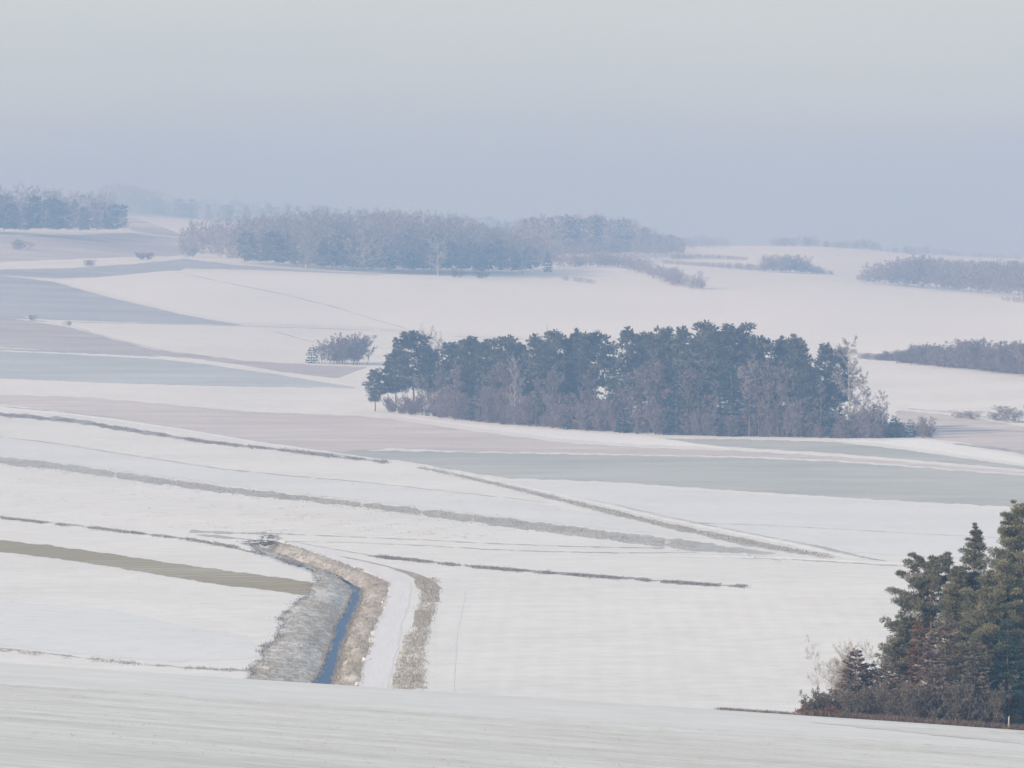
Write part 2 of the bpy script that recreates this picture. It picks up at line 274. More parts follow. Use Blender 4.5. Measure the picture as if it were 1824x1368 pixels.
# ------------------------------------------------------------------ plants
def tube_path(g, P, rad, sides, tint):
    P = np.asarray(P, float); v, q = segs(P[:-1], P[1:], rad[:-1], rad[1:], sides); g.add(v, q, tint)
def pine(seed, H=18.0, base=0.35, rad=3.6, shape='dome', whorls=16, per=5, clump=0.75, nf=40, fl=0.5, fw=0.2, lean=0.0, bare=4, frost=0.03, sides=6):
    r = np.random.default_rng(seed); wood, leaf = Geo(), Geo()
    zs = np.linspace(0, H, 9); wx = np.cumsum(r.normal(0, .012*H, 9)) * .6; wy = np.cumsum(r.normal(0, .012*H, 9)) * .6
    wx -= wx[0]; wy -= wy[0]; wx += lean * (zs / H)**1.5 * H
    TP = np.stack([wx, wy, zs], 1); r0 = 0.011 * H + 0.05
    tube_path(wood, TP, r0 * (1 - 0.93 * (zs / H)**0.9), sides, 0.5)
    def tp(z): return np.array([np.interp(z, zs, wx), np.interp(z, zs, wy), z])
    def foliage(c, cr, up=0.0):
        k = max(4, int(nf * r.uniform(.6, 1.3))); p = r.normal(size=(k, 3)); p /= np.linalg.norm(p, axis=1, keepdims=True)
        p *= (r.uniform(0.15, 1, (k, 1)))**0.6; e = p * np.array([cr, cr, cr * 0.48])
        D = p * np.array([1, 1, .5]) + r.normal(0, .35, (k, 3)) + np.array([0, 0, .35 + up])
        v, q = slivers(c + e, D, fl * r.uniform(.6, 1.3, k), fw * r.uniform(.7, 1.3, k), r)
        tn = np.clip(r.normal(.4, .16) + r.normal(0, .08, k) , 0, .86)
        if r.random() < frost: tn = np.clip(tn + .45, 0, 1)
        leaf.add(v, q, np.repeat(tn, 4))
    zb = base * H
    for i in range(whorls):
        t = (i + r.uniform(-.3, .3)) / whorls; t = min(max(t, 0), .97); z = zb + t * (H - zb) * .97
        if shape == 'dome': R_ = rad * math.sqrt(max(.05, 1 - ((t - .38) / .66)**2))
        elif shape == 'cone': R_ = rad * (1 - t)**.85 + .1 * rad
        elif shape == 'umbrella': R_ = rad * (.45 + .65 * math.sin(min(1, t * 1.15) * math.pi * .82))
        elif shape == 'spire': R_ = rad * ((1 - t)**1.05 + .03)
        a0 = r.uniform(0, 7)
        for j in range(per):
            if r.random() < .13: continue
            az = a0 + j * 2 * math.pi / per + r.normal(0, .3); Lb = R_ * r.uniform(.6, 1.2)
            elv = R(-8 + 55 * t**1.5 + r.normal(0, 9))
            d = np.array([math.cos(az) * math.cos(elv), math.sin(az) * math.cos(elv), math.sin(elv)])
            p0 = tp(z); p1 = p0 + d * Lb * .5 + np.array([0, 0, -.03 * Lb]); p2 = p0 + d * Lb + np.array([0, 0, .10 * Lb])
            rb = max(.018, r0 * .30 * (1 - t * .7))
            tube_path(wood, [p0, p1, p2], np.array([rb, rb * .7, rb * .25]), 4, .45)
            m = max(1, int(round(Lb / (clump * 1.05))))
            for s in range(m):
                f = 1 - s * .62 / max(1, m) if m > 1 else 1
                q = p0 + (p2 - p0) * f + r.normal(0, .22 * clump, 3) * np.array([1, 1, .5])
                sid = np.array([-d[1], d[0], 0]) * r.normal(0, .16 * Lb)
                foliage(q + sid * f, clump * r.uniform(.7, 1.2) * (0.75 + .25 * f) * (1 - .45 * t**2))
    for k in range(3): foliage(tp(H) + np.array([r.normal(0, .15), r.normal(0, .15), -.6 * clump * k]) * (1, 1, 1), clump * (.22 + .2 * k), .8)
    for k in range(bare):                                                  # dead snags below the crown
        z = r.uniform(min(.12 * H, .5 * zb), zb); az = r.uniform(0, 7); Lb = r.uniform(.2, .6) * rad; p0 = tp(z)
        p1 = p0 + np.array([math.cos(az), math.sin(az), r.uniform(-.2, .2)]) * Lb
        tube_path(wood, [p0, p1], np.array([.05, .015]), 3, .4)
    return wood, leaf
def spruce(seed, H=9.0, rad=2.2, tiers=22, per=7, nf=26, fl=.4, fw=.13, sides=6, frost=0.0, base=.05, tmean=.4):
    r = np.random.default_rng(seed); wood, leaf = Geo(), Geo()
    wob_ = r.normal(0, .01 * H, 6).cumsum(); zs = np.linspace(0, H, 6); TP = np.stack([wob_ - wob_[0], np.zeros(6), zs], 1)
    r0 = .012 * H + .03; tube_path(wood, TP, r0 * (1 - .95 * zs / H), sides, .4)
    for i in range(tiers):
        t = (i + r.uniform(-.3, .3)) / tiers; t = min(max(t, 0), .985); z = H * (base + (1 - base) * t); R_ = rad * ((1 - t)**.9 + .03)
        a0 = r.uniform(0, 7)
        for j in range(per):
            if r.random() < .1: continue
            az = a0 + j * 2 * math.pi / per + r.normal(0, .22); Lb = R_ * r.uniform(.65, 1.18); dr = R(-14 + 40 * t + r.normal(0, 7))
            d = np.array([math.cos(az) * math.cos(dr), math.sin(az) * math.cos(dr), math.sin(dr)])
            p0 = np.array([np.interp(z, zs, TP[:, 0]), 0, z]); p1 = p0 + d * Lb * .6 - np.array([0, 0, .05 * Lb]); p2 = p0 + d * Lb + np.array([0, 0, .04 * Lb])
            tube_path(wood, [p0, p1, p2], np.array([.03, .02, .008]) * (H / 9), 3, .4)
            k = max(5, int(nf * Lb / rad * r.uniform(.8, 1.3))); f = r.uniform(.15, 1.02, k)**.8
            c = p0 + (p2 - p0) * f[:, None]; side = np.array([-d[1], d[0], 0]); sg = r.choice([-1, 1], k)
            off = side * (sg * r.uniform(0, .28, k) * Lb * (1.1 - f))[:, None]
            D = d + side * (sg * r.uniform(.3, 1.1, k))[:, None] + r.normal(0, .2, (k, 3)) + np.array([0, 0, -.22])
            v, q = slivers(c + off + r.normal(0, .03 * Lb, (k, 3)), D, fl * r.uniform(.6, 1.3, k), fw * r.uniform(.7, 1.3, k), r)
            tn = np.clip(r.normal(tmean, .15) + r.normal(0, .07, k), 0, .82)
            if r.random() < frost: tn = np.clip(tn + .5, 0, 1)
            leaf.add(v, q, np.repeat(tn, 4))
    return wood, leaf
def bare(seed, H=16.0, rad=3.5, base=.25, limbs=16, subs=7, twigs=6, shape='round', stems=1, rt=None, tw=.035, lean=0, tl=1.0):
    """a leafless broadleaf tree or shrub: limbs, branches and many fine twigs"""
    r = np.random.default_rng(seed); wood, leaf = Geo(), Geo(); rt = rt or (.010 * H + .03)
    A0, A1, B0, B1 = [], [], [], []
    TW0, TWD, TWL = [], [], []
    for s in range(stems):
        az = r.uniform(0, 7); sp = 0 if stems == 1 else r.uniform(.15, .75) * rad
        top = np.array([math.cos(az) * sp + lean * H, math.sin(az) * sp, H * (1 if s == 0 else r.uniform(.65, 1))])
        zs = np.linspace(0, 1, 6); P = top[None] * np.stack([zs**1.1, zs**1.1, zs], 1)
        if stems > 1: P[:, :2] += (np.array([math.cos(az + 1), math.sin(az + 1)]) * r.uniform(.1, .75) * rad)[None]; P[1:] += r.normal(0, .012 * H, (5, 3)) * np.array([1, 1, .2])
        rr = rt * (1 if stems == 1 else .5)
        tube_path(wood, P, rr * (1 - .93 * zs), 5, .5)
        nl = limbs if stems == 1 else max(4, limbs // 2)
        for i in range(nl):
            t = base + (1 - base) * (i + r.uniform(0, 1)) / nl; t = min(t, .97)
            p0 = np.array([np.interp(t, zs, P[:, k]) for k in range(3)]); tc_ = (t - base) / (1 - base)
            if shape == 'round': R_ = rad * math.sqrt(max(.06, 1 - ((tc_ - .35) / .68)**2))
            elif shape == 'birch': R_ = rad * (.45 + .55 * math.sin(math.pi * min(1, tc_ * .9 + .15)))
            else: R_ = rad * (1 - tc_)**.8 + .12 * rad
            if stems > 1: R_ *= .50
            az = i * 2.4 + r.normal(0, .4); elv = R(r.uniform(15, 55) if shape != 'cone' else r.uniform(-5, 30))
            if shape == 'birch': elv = R(r.uniform(35, 65))
            d = np.array([math.cos(az) * math.cos(elv), math.sin(az) * math.cos(elv), math.sin(elv)]); Lb = R_ / max(.5, math.cos(elv)) * r.uniform(.7, 1.1)
            p1 = p0 + d * Lb * .5 + r.normal(0, .05 * Lb, 3); p2 = p1 + (d + np.array([0, 0, .25])) * Lb * .5 + r.normal(0, .06 * Lb, 3)
            rb = rr * .42 * (1 - .6 * tc_)
            A0 += [p0, p1]; A1 += [p1, p2]; B0 += [rb, rb * .6]; B1 += [rb * .6, rb * .2]
            for j in range(subs):
                f = r.uniform(.2, 1); b0 = p0 + (p1 - p0) * min(1, f * 2) if f < .5 else p1 + (p2 - p1) * (f * 2 - 1)
                dd = d + r.normal(0, .6, 3) + np.array([0, 0, .25]); dd /= np.linalg.norm(dd); l2 = Lb * r.uniform(.25, .5) * (1.2 - .5 * f); b1 = b0 + dd * l2
                A0.append(b0); A1.append(b1); B0.append(rb * .35); B1.append(rb * .1)
                f2 = r.uniform(.15, 1, twigs)
                TW0.append(b0 + (b1 - b0) * f2[:, None]); TWD.append(dd + r.normal(0, .65, (twigs, 3)) + np.array([0, 0, .1])); TWL.append(l2 * r.uniform(.35, .8, twigs) * tl)
    v, q = segs(np.array(A0), np.array(A1), np.array(B0), np.array(B1), 3); wood.add(v, q, .5)
    P, D, Ln = np.concatenate(TW0), np.concatenate(TWD), np.concatenate(TWL)
    v, q = slivers(P, D, Ln, tw * r.uniform(.7, 1.4, len(P)), r)
    leaf.add(v, q, np.repeat(np.clip(r.normal(.45, .2, len(P)), 0, 1), 4))
    return wood, leaf
class Proto:
    """trunk and crown meshes of one plant, drawn at its own height"""
    def __init__(s, name, geos, H, wm, lm):
        s.H, s.w, s.l = H, geos[0], geos[1]; s.name = name
        s.mw = geos[0].mesh(name + '_trunk', wm, True); s.ml = geos[1].mesh(name + '_crown', lm)
def plant(name, proto, loc, h, wide=1.0, rot=None, label=None, cat='tree', group=None, parts=('trunk', 'crown'), leanx=0.0, sink=0.12):
    e = bpy.data.objects.new(name, None); C.objects.link(e); e.empty_display_size = 1
    k = h / proto.H; e.location = (loc[0], loc[1], loc[2] - sink); e.scale = (k * wide, k * wide, k)
    e.rotation_euler = (0, leanx, random.uniform(0, 6.28) if rot is None else rot)
    tag(e, label, cat, group)
    for nm, me in zip(parts, (proto.mw, proto.ml)):
        o = bpy.data.objects.new(nm, me); C.objects.link(o); o.parent = e
    return e
def mass(name, items, material, label, cat, wood_too=True, step=1):
    """many far plants that read as one mass: one object of stuff; items = (proto, loc, h, wide, rot)"""
    g = Geo()
    for pr, loc, h, wide, rot in items:
        c, s = math.cos(rot), math.sin(rot); k = h / pr.H; sh = random.uniform(-.18, .18)
        for q, gg in enumerate((pr.w, pr.l) if wood_too else (pr.l,)):
            V, Q, T = gg.arrays(); W = np.stack([(V[:, 0]*c - V[:, 1]*s) * k * wide, (V[:, 0]*s + V[:, 1]*c) * k * wide, V[:, 2] * k - .3], 1) + np.asarray(loc)
            g.add(W, Q, np.clip(T + sh, 0, 1) if (q or not wood_too) else np.full(len(T), .1))
    o = obj(name, g.mesh(name, material)); tag(o, label, cat, kind='stuff'); return o

# ------------------------------------------------------------------ the ground
# ditch: rows of the photograph with the outer left edge, water left, water right, right bank edge, track edge, verge edge
DR = np.array([966, 978, 990, 1003, 1015, 1027, 1036, 1048, 1062, 1080, 1097, 1120, 1138, 1165, 1190, 1212, 1250], float)
L0 = np.array([430, 455, 485, 520, 552, 566, 571, 556, 540, 522, 508, 497, 490, 473, 452, 440, 415], float)
LW = np.array([458, 492, 528, 566, 601, 622, 630, 625, 619, 608, 598, 591, 586, 575, 562, 552, 536], float)
RW = np.array([464, 498, 534, 572, 608, 631, 645, 643, 638, 631, 622, 615, 609, 602, 597, 592, 584], float)
R0 = np.array([492, 530, 566, 604, 640, 668, 685, 690, 686, 680, 671, 662, 657, 650, 643, 638, 627], float)
tt = np.linspace(966, 1250, 190)
def rows(a): return np.interp(tt, DR, a)
dl = 38.7 * F / (tt - HY)
xs = [ (rows(a) - 912) / F * dl for a in (L0, LW, RW, R0) ]
xs[0] += wob(dl, 3, .26); xs[1] += wob(dl*1.3, 4, .07); xs[2] += wob(dl*1.2, 5, .07); xs[3] += wob(dl, 6, .10)
base_z = TAB.copy()
inside = (gy > dl.min()) & (gy < dl.max())
xl = np.interp(gy, dl[::-1], xs[0][::-1]); xr = np.interp(gy, dl[::-1], xs[3][::-1])
dep = np.clip(np.minimum(gx - xl - .35, xr - .25 - gx) / .35, 0, 1) * np.clip((dl.max() - gy) / 25, 0, 1)
gz = TAB - np.where(inside, 2.6 * dep, 0)
nr, nc = len(ROWS), len(COLS)
idx = np.arange(nr * nc).reshape(nr, nc)
GQ = np.stack([idx[:-1, :-1], idx[:-1, 1:], idx[1:, 1:], idx[1:, :-1]], -1).reshape(-1, 4)
ground = obj('ground', make_mesh('ground', np.stack([gx, gy, gz], -1).reshape(-1, 3), GQ, M['snow'], smooth=True))
tag(ground, 'snow covered rolling farmland', 'ground', kind='structure')

LAYER = [0]
def strip(name, top, bot, m, label, cat='field', dmin=450.0, step=6.0, jit=1.0, rows_=None, up=None, seed=None, ext=True, soft=2.6):
    """a field or verge lying on the terrain between two lines traced along the ground"""
    top = np.array(top, float); bot = np.array(bot, float); LAYER[0] += 1; sd = seed or LAYER[0] * 7
    x0 = max(top[0, 0], bot[0, 0]); x1 = min(top[-1, 0], bot[-1, 0])
    def grow(a):
        if ext and a[0, 0] <= 0: s = (a[1, 1]-a[0, 1])/(a[1, 0]-a[0, 0]); a = np.vstack([[a[0, 0]-350, a[0, 1]-350*s], a])
        if ext and a[-1, 0] >= 1824: s = (a[-1, 1]-a[-2, 1])/(a[-1, 0]-a[-2, 0]); a = np.vstack([a, [a[-1, 0]+350, a[-1, 1]+350*s]])
        return a
    top, bot = grow(top), grow(bot); x0 = max(top[0, 0], bot[0, 0]); x1 = min(top[-1, 0], bot[-1, 0])
    X = np.linspace(x0, x1, max(8, int((x1 - x0) / step)))
    yt = np.interp(X, top[:, 0], top[:, 1]) + wob(X, sd, .45 * jit); yb = np.interp(X, bot[:, 0], bot[:, 1]) + wob(X, sd + 1, .45 * jit)
    yb = np.maximum(yb, yt + .25)
    n = rows_ or int(np.clip((yb - yt).max() / 1.6, 5, 90)); n += 1 - n % 2
    tf = np.linspace(0, 1, n); th_ = (yb - yt)[:, None]
    Y = yt[:, None] + th_ * tf[None]
    soft = soft if cat != 'field' else 5.0
    fe = np.minimum(soft, np.maximum(.3, .5 * th_)); ed = np.clip(th_ * np.minimum(tf, 1 - tf)[None] / fe, 0, 1) * np.clip(np.minimum(X - x0, x1 - X) / 14 + .001, 0, 1)[:, None]
    if m in ('verge', 'verge_dark'): ed *= np.clip(.86 + wob(X * .55, sd + 3, .22), .3, 1)[:, None]      # gaps where snow has drifted over the grass
    P = at(np.repeat(X, n), Y.ravel(), dmin); d = P[:, 1]
    P[:, 2] += (up if up is not None else .006 + .0003 * LAYER[0]) * np.clip(d / 900, .6, 3.0)
    i = np.arange(len(X) * n).reshape(len(X), n)
    Q = np.stack([i[:-1, 1:], i[1:, 1:], i[1:, :-1], i[:-1, :-1]], -1).reshape(-1, 4)
    o = obj(name, make_mesh(name, P, Q, M[m], smooth=True, edge=ed)); tag(o, label, cat, kind='structure'); return o
def line(name, pts, th, m, label, cat='track', **k):
    p = np.array(pts, float); xx = np.linspace(p[0, 0], p[-1, 0], max(8, int((p[-1, 0] - p[0, 0]) / 6)))
    th = np.interp(xx, np.linspace(p[0, 0], p[-1, 0], len(th)), th) * np.clip(1 + wob(xx, int(p[0, 1]) + len(p), .16), .4, 1.7); p = np.c_[xx, np.interp(xx, p[:, 0], p[:, 1])]
    return strip(name, np.c_[p[:, 0], p[:, 1] - th / 2], np.c_[p[:, 0], p[:, 1] + th / 2], m, label, cat, **k)

# far fields
strip('snow_field', [(0,418),(120,417),(230,413),(330,424),(340,450)], [(0,468),(120,464),(230,459),(300,458),(340,456)], 'heath', 'pale pinkish snow slope under the wood at far left', jit=.6)
strip('snow_field', [(225,380),(320,414),(330,418)], [(225,412),(320,424),(330,425)], 'heath', 'pale snow slope between the two far woods', jit=.3, dmin=2400)
line('farm_track', [(218,379),(250,386),(285,400),(325,415)], [4,5,6,6], 'track_white', 'white track climbing the far hill between two woods', jit=.2, dmin=2400)
line('farm_track', [(0,471),(80,466),(150,463),(235,460),(262,457)], [4,3,3,2.2], 'track_white', 'white snowy track crossing the far left slope', jit=.3)
strip('meadow', [(0,478),(120,476),(240,468),(330,459),(420,470),(640,486),(690,489)], [(0,492),(95,498),(300,492),(330,480),(420,482),(640,489),(690,490)], 'lavender', 'grey frosted meadow at the foot of the long wood', jit=.5)
strip('meadow', [(0,488),(95,500),(200,529),(320,557),(440,580)], [(0,569),(100,572),(200,575),(320,579),(440,581)], 'lavender', 'wedge of grey blue field on the left between white fields', jit=.5)
strip('snow_field', [(95,499),(300,480),(420,483),(640,489),(870,499),(1050,508),(1200,518),(1320,512),(1480,494),(1530,505),(1824,531)], [(95,501),(300,552),(420,577),(640,584),(870,600),(1050,605),(1200,607),(1320,608),(1480,612),(1530,630),(1824,655)], 'snow_far', 'wide smooth white field below the far woods', step=8, jit=.4)
line('field_margin', [(0,570),(100,573),(280,577),(440,581),(600,586),(740,591)], [2,2.2,1.8,1.8,1.8,1.4], 'verge', 'thin dark field margin running from the left to the grove', jit=.3)
line('field_margin', [(310,484),(400,503),(500,523),(600,548),(680,573),(735,588)], [1.5,2,2.2,2.2,2,1.4], 'verge', 'thin curving path across the far white field', jit=.2)
line('field_margin', [(480,588),(530,602),(580,614),(640,628),(690,640)], [1.2,2,2.2,2.2,1.6], 'verge', 'thin path passing behind the round bare shrub', jit=.2)
line('field_margin', [(800,599),(880,602),(980,606)], [1.6,1.8,1.4], 'verge', 'short dark field margin behind the grove tops', jit=.2)
strip('meadow', [(0,563),(40,568),(130,582),(200,602),(280,622),(430,640),(560,648),(660,652)], [(0,621),(100,626),(285,636),(350,641),(430,652),(500,664),(600,676),(660,654)], 'heath', 'pinkish frosted heath wedge on the left', jit=.7)
line('farm_track', [(35,562),(70,570),(110,573),(150,583),(180,596)], [2.5,4,3.5,2.5,1.5], 'track_white', 'short snowdrift along the heath edge', jit=.5)
line('field_margin', [(130,581),(180,597),(230,610),(290,624),(350,632),(430,640)], [1.5,2,2,2,1.5,1], 'verge', 'dark path along the upper edge of the heath', jit=.4)
strip('meadow', [(0,624),(100,628),(285,638),(350,645),(500,666),(640,690)], [(0,676),(120,681),(250,686),(450,691),(560,692),(640,693)], 'bluegrey', 'long blue grey meadow strip reaching the grove', jit=.5)
line('field_margin', [(0,622),(100,626),(200,630),(285,635)], [4,5,5,2], 'lavender', 'bank edge with painted shade between heath and blue meadow', jit=.4)  # shade along the edge of the rise, painted as a darker strip
line('farm_track', [(540,674),(600,682),(650,689)], [1.4,2.0,1.4], 'track_white', 'thin white drift beside the grove end', jit=.3)
strip('meadow', [(0,701),(150,706),(250,714),(450,732),(640,739),(700,745),(830,764),(1000,786),(1150,796),(1310,801),(1500,812),(1824,839)], [(0,722),(150,740),(250,752),(450,787),(600,808),(640,806),(700,800),(830,806),(1000,808),(1150,812),(1310,814),(1500,822),(1824,846)], 'pink', 'long pinkish snow dusted field in front of the grove', jit=.9)
strip('meadow', [(560,806),(640,800),(830,804),(1000,807),(1310,813),(1500,821),(1824,845)], [(560,808),(640,816),(720,823),(800,838),(900,853),(1100,861),(1300,875),(1500,888),(1824,906)], 'green', 'long grey green crop field with a thin dusting of snow', jit=1.2)
strip('meadow', [(1130,780),(1300,780),(1480,785),(1600,798),(1824,829)], [(1130,781),(1300,798),(1480,809),(1600,819),(1824,838)], 'green', 'grey green wedge right in front of the grove foot', jit=.6)
strip('snow_field', [(1480,783),(1560,783),(1640,779),(1700,789),(1824,812)], [(1480,785),(1560,792),(1640,803),(1700,812),(1824,829)], 'track_white', 'white snow wedge at the right end of the grove', jit=.5)
strip('meadow', [(1590,728),(1700,738),(1824,758)], [(1590,776),(1700,788),(1824,810)], 'pink', 'pinkish heath patch beyond the right end of the grove', jit=.6)
strip('snow_field', [(660,734),(740,742),(830,752),(1000,764),(1150,774),(1310,799)], [(660,736),(740,748),(830,763),(1000,785),(1150,795),(1310,801)], 'track_white', 'white snow wedge along the foot of the grove', jit=.5)
line('field_margin', [(1590,702),(1700,704),(1824,707)], [1.2,1.6,1.6], 'snow_blue', 'faint line across the white field beside the grove', jit=.2)
line('field_margin', [(1590,726),(1680,733),(1824,752)], [2,3,4], 'verge', 'grassy margin below the hedge beside the grove', jit=.5)
line('field_margin', [(1690,790),(1760,797),(1824,806)], [3,6,8], 'heath', 'tussocky margin at the edge of the heath patch', jit=1)
# middle ground, thin snow bands and tracks
strip('snow_field', [(0,778),(200,806),(400,836),(640,858),(850,882),(1000,902),(1240,958)], [(0,812),(200,838),(400,865),(640,893),(850,917),(1000,934),(1240,961)], 'snow_blue', 'cool white snow band between the thin line and the grey verge', jit=.5)
strip('snow_field', [(800,840),(900,856),(1100,863),(1300,877),(1500,890),(1824,908)], [(800,842),(900,868),(1100,902),(1300,945),(1500,985),(1824,1004)], 'snow_blue', 'cool white snow field above the diagonal track', jit=.5)
line('farm_track', [(0,726),(130,738),(300,762),(450,787),(600,808),(690,820)], [6,6,5,5,4,3], 'track_white', 'white snow lane above the dark diagonal verge', jit=.4)
line('verge', [(0,724),(100,733),(200,744),(320,762)], [3,3,2.4,1.5], 'verge', 'thin grey grass line above the snow lane', jit=.6)
line('verge', [(0,738),(60,743),(130,749),(200,761),(280,773),(360,786),(500,801),(600,814),(690,823)], [9,10,10,9,7,7,5,4,4], 'verge_dark', 'dark grassy verge running diagonally on the left', jit=1.6)
line('verge', [(0,778),(100,790),(200,806),(300,821),(400,836),(520,848),(640,858),(750,870),(850,881),(930,890),(990,898)], [2,2.2,2.4,2.2,2.2,2,2,2,2,1.8,1], 'verge', 'thin grey line across the middle snow', jit=.6)
strip('verge', [(0,811),(100,822),(200,837),(400,865),(640,892),(900,921),(1100,946),(1240,962),(1320,974),(1390,985)], [(0,829),(100,838),(200,853),(400,881),(640,905),(900,941),(1100,967),(1240,984),(1320,988),(1390,989)], 'verge', 'broad grey grassy verge crossing from the left to the track bend', jit=1.6)
strip('verge', [(735,830),(800,840),(900,862),(1000,885),(1060,898),(1184,929),(1330,957),(1430,979),(1490,993)], [(735,833),(800,846),(900,870),(1000,896),(1060,912),(1184,942),(1330,975),(1430,990),(1490,994)], 'verge', 'grey grassy verge below the diagonal snow track', jit=1.0)
line('farm_track', [(715,821),(770,832),(900,860),(1060,896),(1184,925),(1330,953),(1430,974),(1500,990),(1530,997)], [3,4,4,4,4.5,5,6,6,5], 'track_white', 'white diagonal snow track from the crop field to the bend', jit=.5)
line('verge', [(1045,888),(1120,905),(1184,920),(1330,949),(1450,972),(1540,993),(1585,1001)], [1.2,1.8,2,2.5,3,8,1.5], 'verge', 'thin grey grass line above the diagonal track', jit=.6)
line('verge', [(1220,931),(1350,935),(1500,943),(1640,951),(1824,960)], [2.5,1.6,1.6,1.6,1.6], 'verge', 'faint plough line across the snow behind the pines', jit=.4)
line('farm_track', [(1130,989),(1300,992),(1420,995),(1530,1001),(1600,1005),(1824,1015)], [3,5,6,5,5,5], 'track_white', 'white snow lane along the valley bottom', jit=.4)
line('verge', [(1280,993),(1400,996),(1500,1002),(1600,1008),(1700,1012),(1824,1018)], [1.2,2,2.6,2.4,2,2], 'verge', 'grey edge of the valley lane on the right', jit=.8)
line('verge', [(330,946),(400,949),(500,951),(640,957),(760,962),(850,967),(1000,973),(1200,977)], [7,5,2.5,2.5,2.5,2.5,3,4], 'verge', 'upper wheel rut of the valley track', jit=.7)
line('verge', [(500,964),(640,967),(760,972),(860,978),(950,982),(1110,985),(1250,984)], [1.5,1.5,2,2.5,2.6,2.8,1.2], 'verge', 'lower dark wheel rut of the valley track', jit=.8)
line('verge', [(0,921),(60,927),(130,935),(200,943),(250,950),(300,956),(340,961),(400,972),(450,984),(500,994),(540,1006)], [2.5,2.5,3,3.2,3.5,5,5,3,3,5,4], 'verge_dark', 'ragged dark grass line from the left edge to the ditch', jit=1.4)
line('verge', [(340,952),(380,955),(430,960),(470,964)], [5,7,5,3], 'verge', 'grey grass patch beside the culvert', jit=1.4)
line('verge', [(510,963),(560,972),(610,981),(660,989),(700,993)], [1.5,2.2,2.4,2,1.5], 'verge', 'curving rut leaving the culvert', jit=.4)
line('verge', [(648,990),(690,993),(850,1010),(1000,1022),(1120,1030),(1240,1040),(1335,1046)], [2,5,6,6.5,6,5,2.5], 'verge_dark', 'dark grass line along the near edge of the valley lane', jit=1.3)
strip('stubble_strip', [(0,960),(100,971),(200,985),(300,1000),(400,1014),(500,1027),(560,1036),(568,1040)], [(0,985),(100,997),(200,1012),(300,1029),(400,1045),(470,1052),(540,1063),(568,1050)], 'olive', 'bare olive brown stubble strip ending at the ditch', jit=1.1)
strip('snow_field', [(0,1068),(200,1085),(350,1118),(440,1130),(470,1170)], [(0,1152),(150,1168),(300,1180),(440,1176),(470,1171)], 'snow_blue', 'cool snow patch left of the ditch', jit=1.5)
strip('snow_field', [(770,1022),(900,1025),(1100,1040),(1330,1050),(1500,1055),(1700,1062),(1824,1066)], [(770,1230),(900,1240),(1100,1262),(1330,1290),(1500,1300),(1700,1320),(1824,1330)], 'snow_rows', 'near white sown field between the ditch track and the pines', jit=.8, dmin=460, up=.006)
line('verge', [(0,1155),(50,1159),(110,1167),(200,1178),(300,1187),(380,1192),(450,1195)], [5,4,3,2.5,3,5,8], 'verge', 'broken grass line at the foot of the near slope', jit=1.2)

# ditch, water, track, verge: built as cross-sections
def section(name, cols, m, label, cat, edge=None):
    """cols: list of (x, z) arrays over the ditch rows"""
    n = len(cols); V = np.stack([np.stack([x, dl, z], 1) for x, z in cols], 1)
    i = np.arange(len(dl) * n).reshape(len(dl), n); Q = np.stack([i[:-1, :-1], i[:-1, 1:], i[1:, 1:], i[1:, :-1]], -1).reshape(-1, 4)
    o = obj(name, make_mesh(name, V.reshape(-1, 3), Q[:, ::-1], M[m], smooth=True, edge=np.repeat(np.asarray(edge if edge is not None else np.ones(n))[None], len(dl), 0))); tag(o, label, cat, kind='structure'); return o
def gz_at(x): return zt(x, dl)
wl = -0.95; rise = np.clip((dl - 705) / 25, 0, 1)                         # the water ends at the culvert, the ditch goes on dry
def lerp(a, b, t): return a + (b - a) * t
LB, RB = [], []
for t in np.linspace(0, 1, 9):
    x = lerp(xs[0] - .2, xs[1], t); z0 = gz_at(x) + .02 * (1 - t)
    LB.append((x, z0 + (wl - .15) * (t**1.5) * (1 - .25 * rise) + (wob(dl * .8 + t * 9, 20 + int(t * 8), .045) if 0 < t < 1 else 0) + .10 * math.sin(math.pi * t)))
    x = lerp(xs[2], xs[3] + .2, t); z0 = gz_at(x) + .02 * t
    RB.append((x, z0 + (wl - .15) * ((1 - t)**1.5) * (1 - .25 * rise) + (wob(dl * .8 + t * 9, 40 + int(t * 8), .045) if 0 < t < 1 else 0) + .10 * math.sin(math.pi * t)))
section('ditch_bank', LB, 'bank', 'snowy grey left bank of the water ditch', 'bank', [.3, .95, 1, 1, 1, 1, 1, 1, 1])
section('ditch_bank', RB, 'bank_brown', 'brown grassy right bank of the water ditch', 'bank', [1, 1, 1, 1, 1, 1, 1, 1, .35])
wz = gz_at((xs[1] + xs[2]) / 2) + wl
section('water', [(xs[1] - .12, wz - rise * .4), ((xs[1] + xs[2]) / 2, wz - rise * .4), (xs[2] + .12, wz - rise * .4)], 'water', 'narrow blue water of the field ditch', 'water')
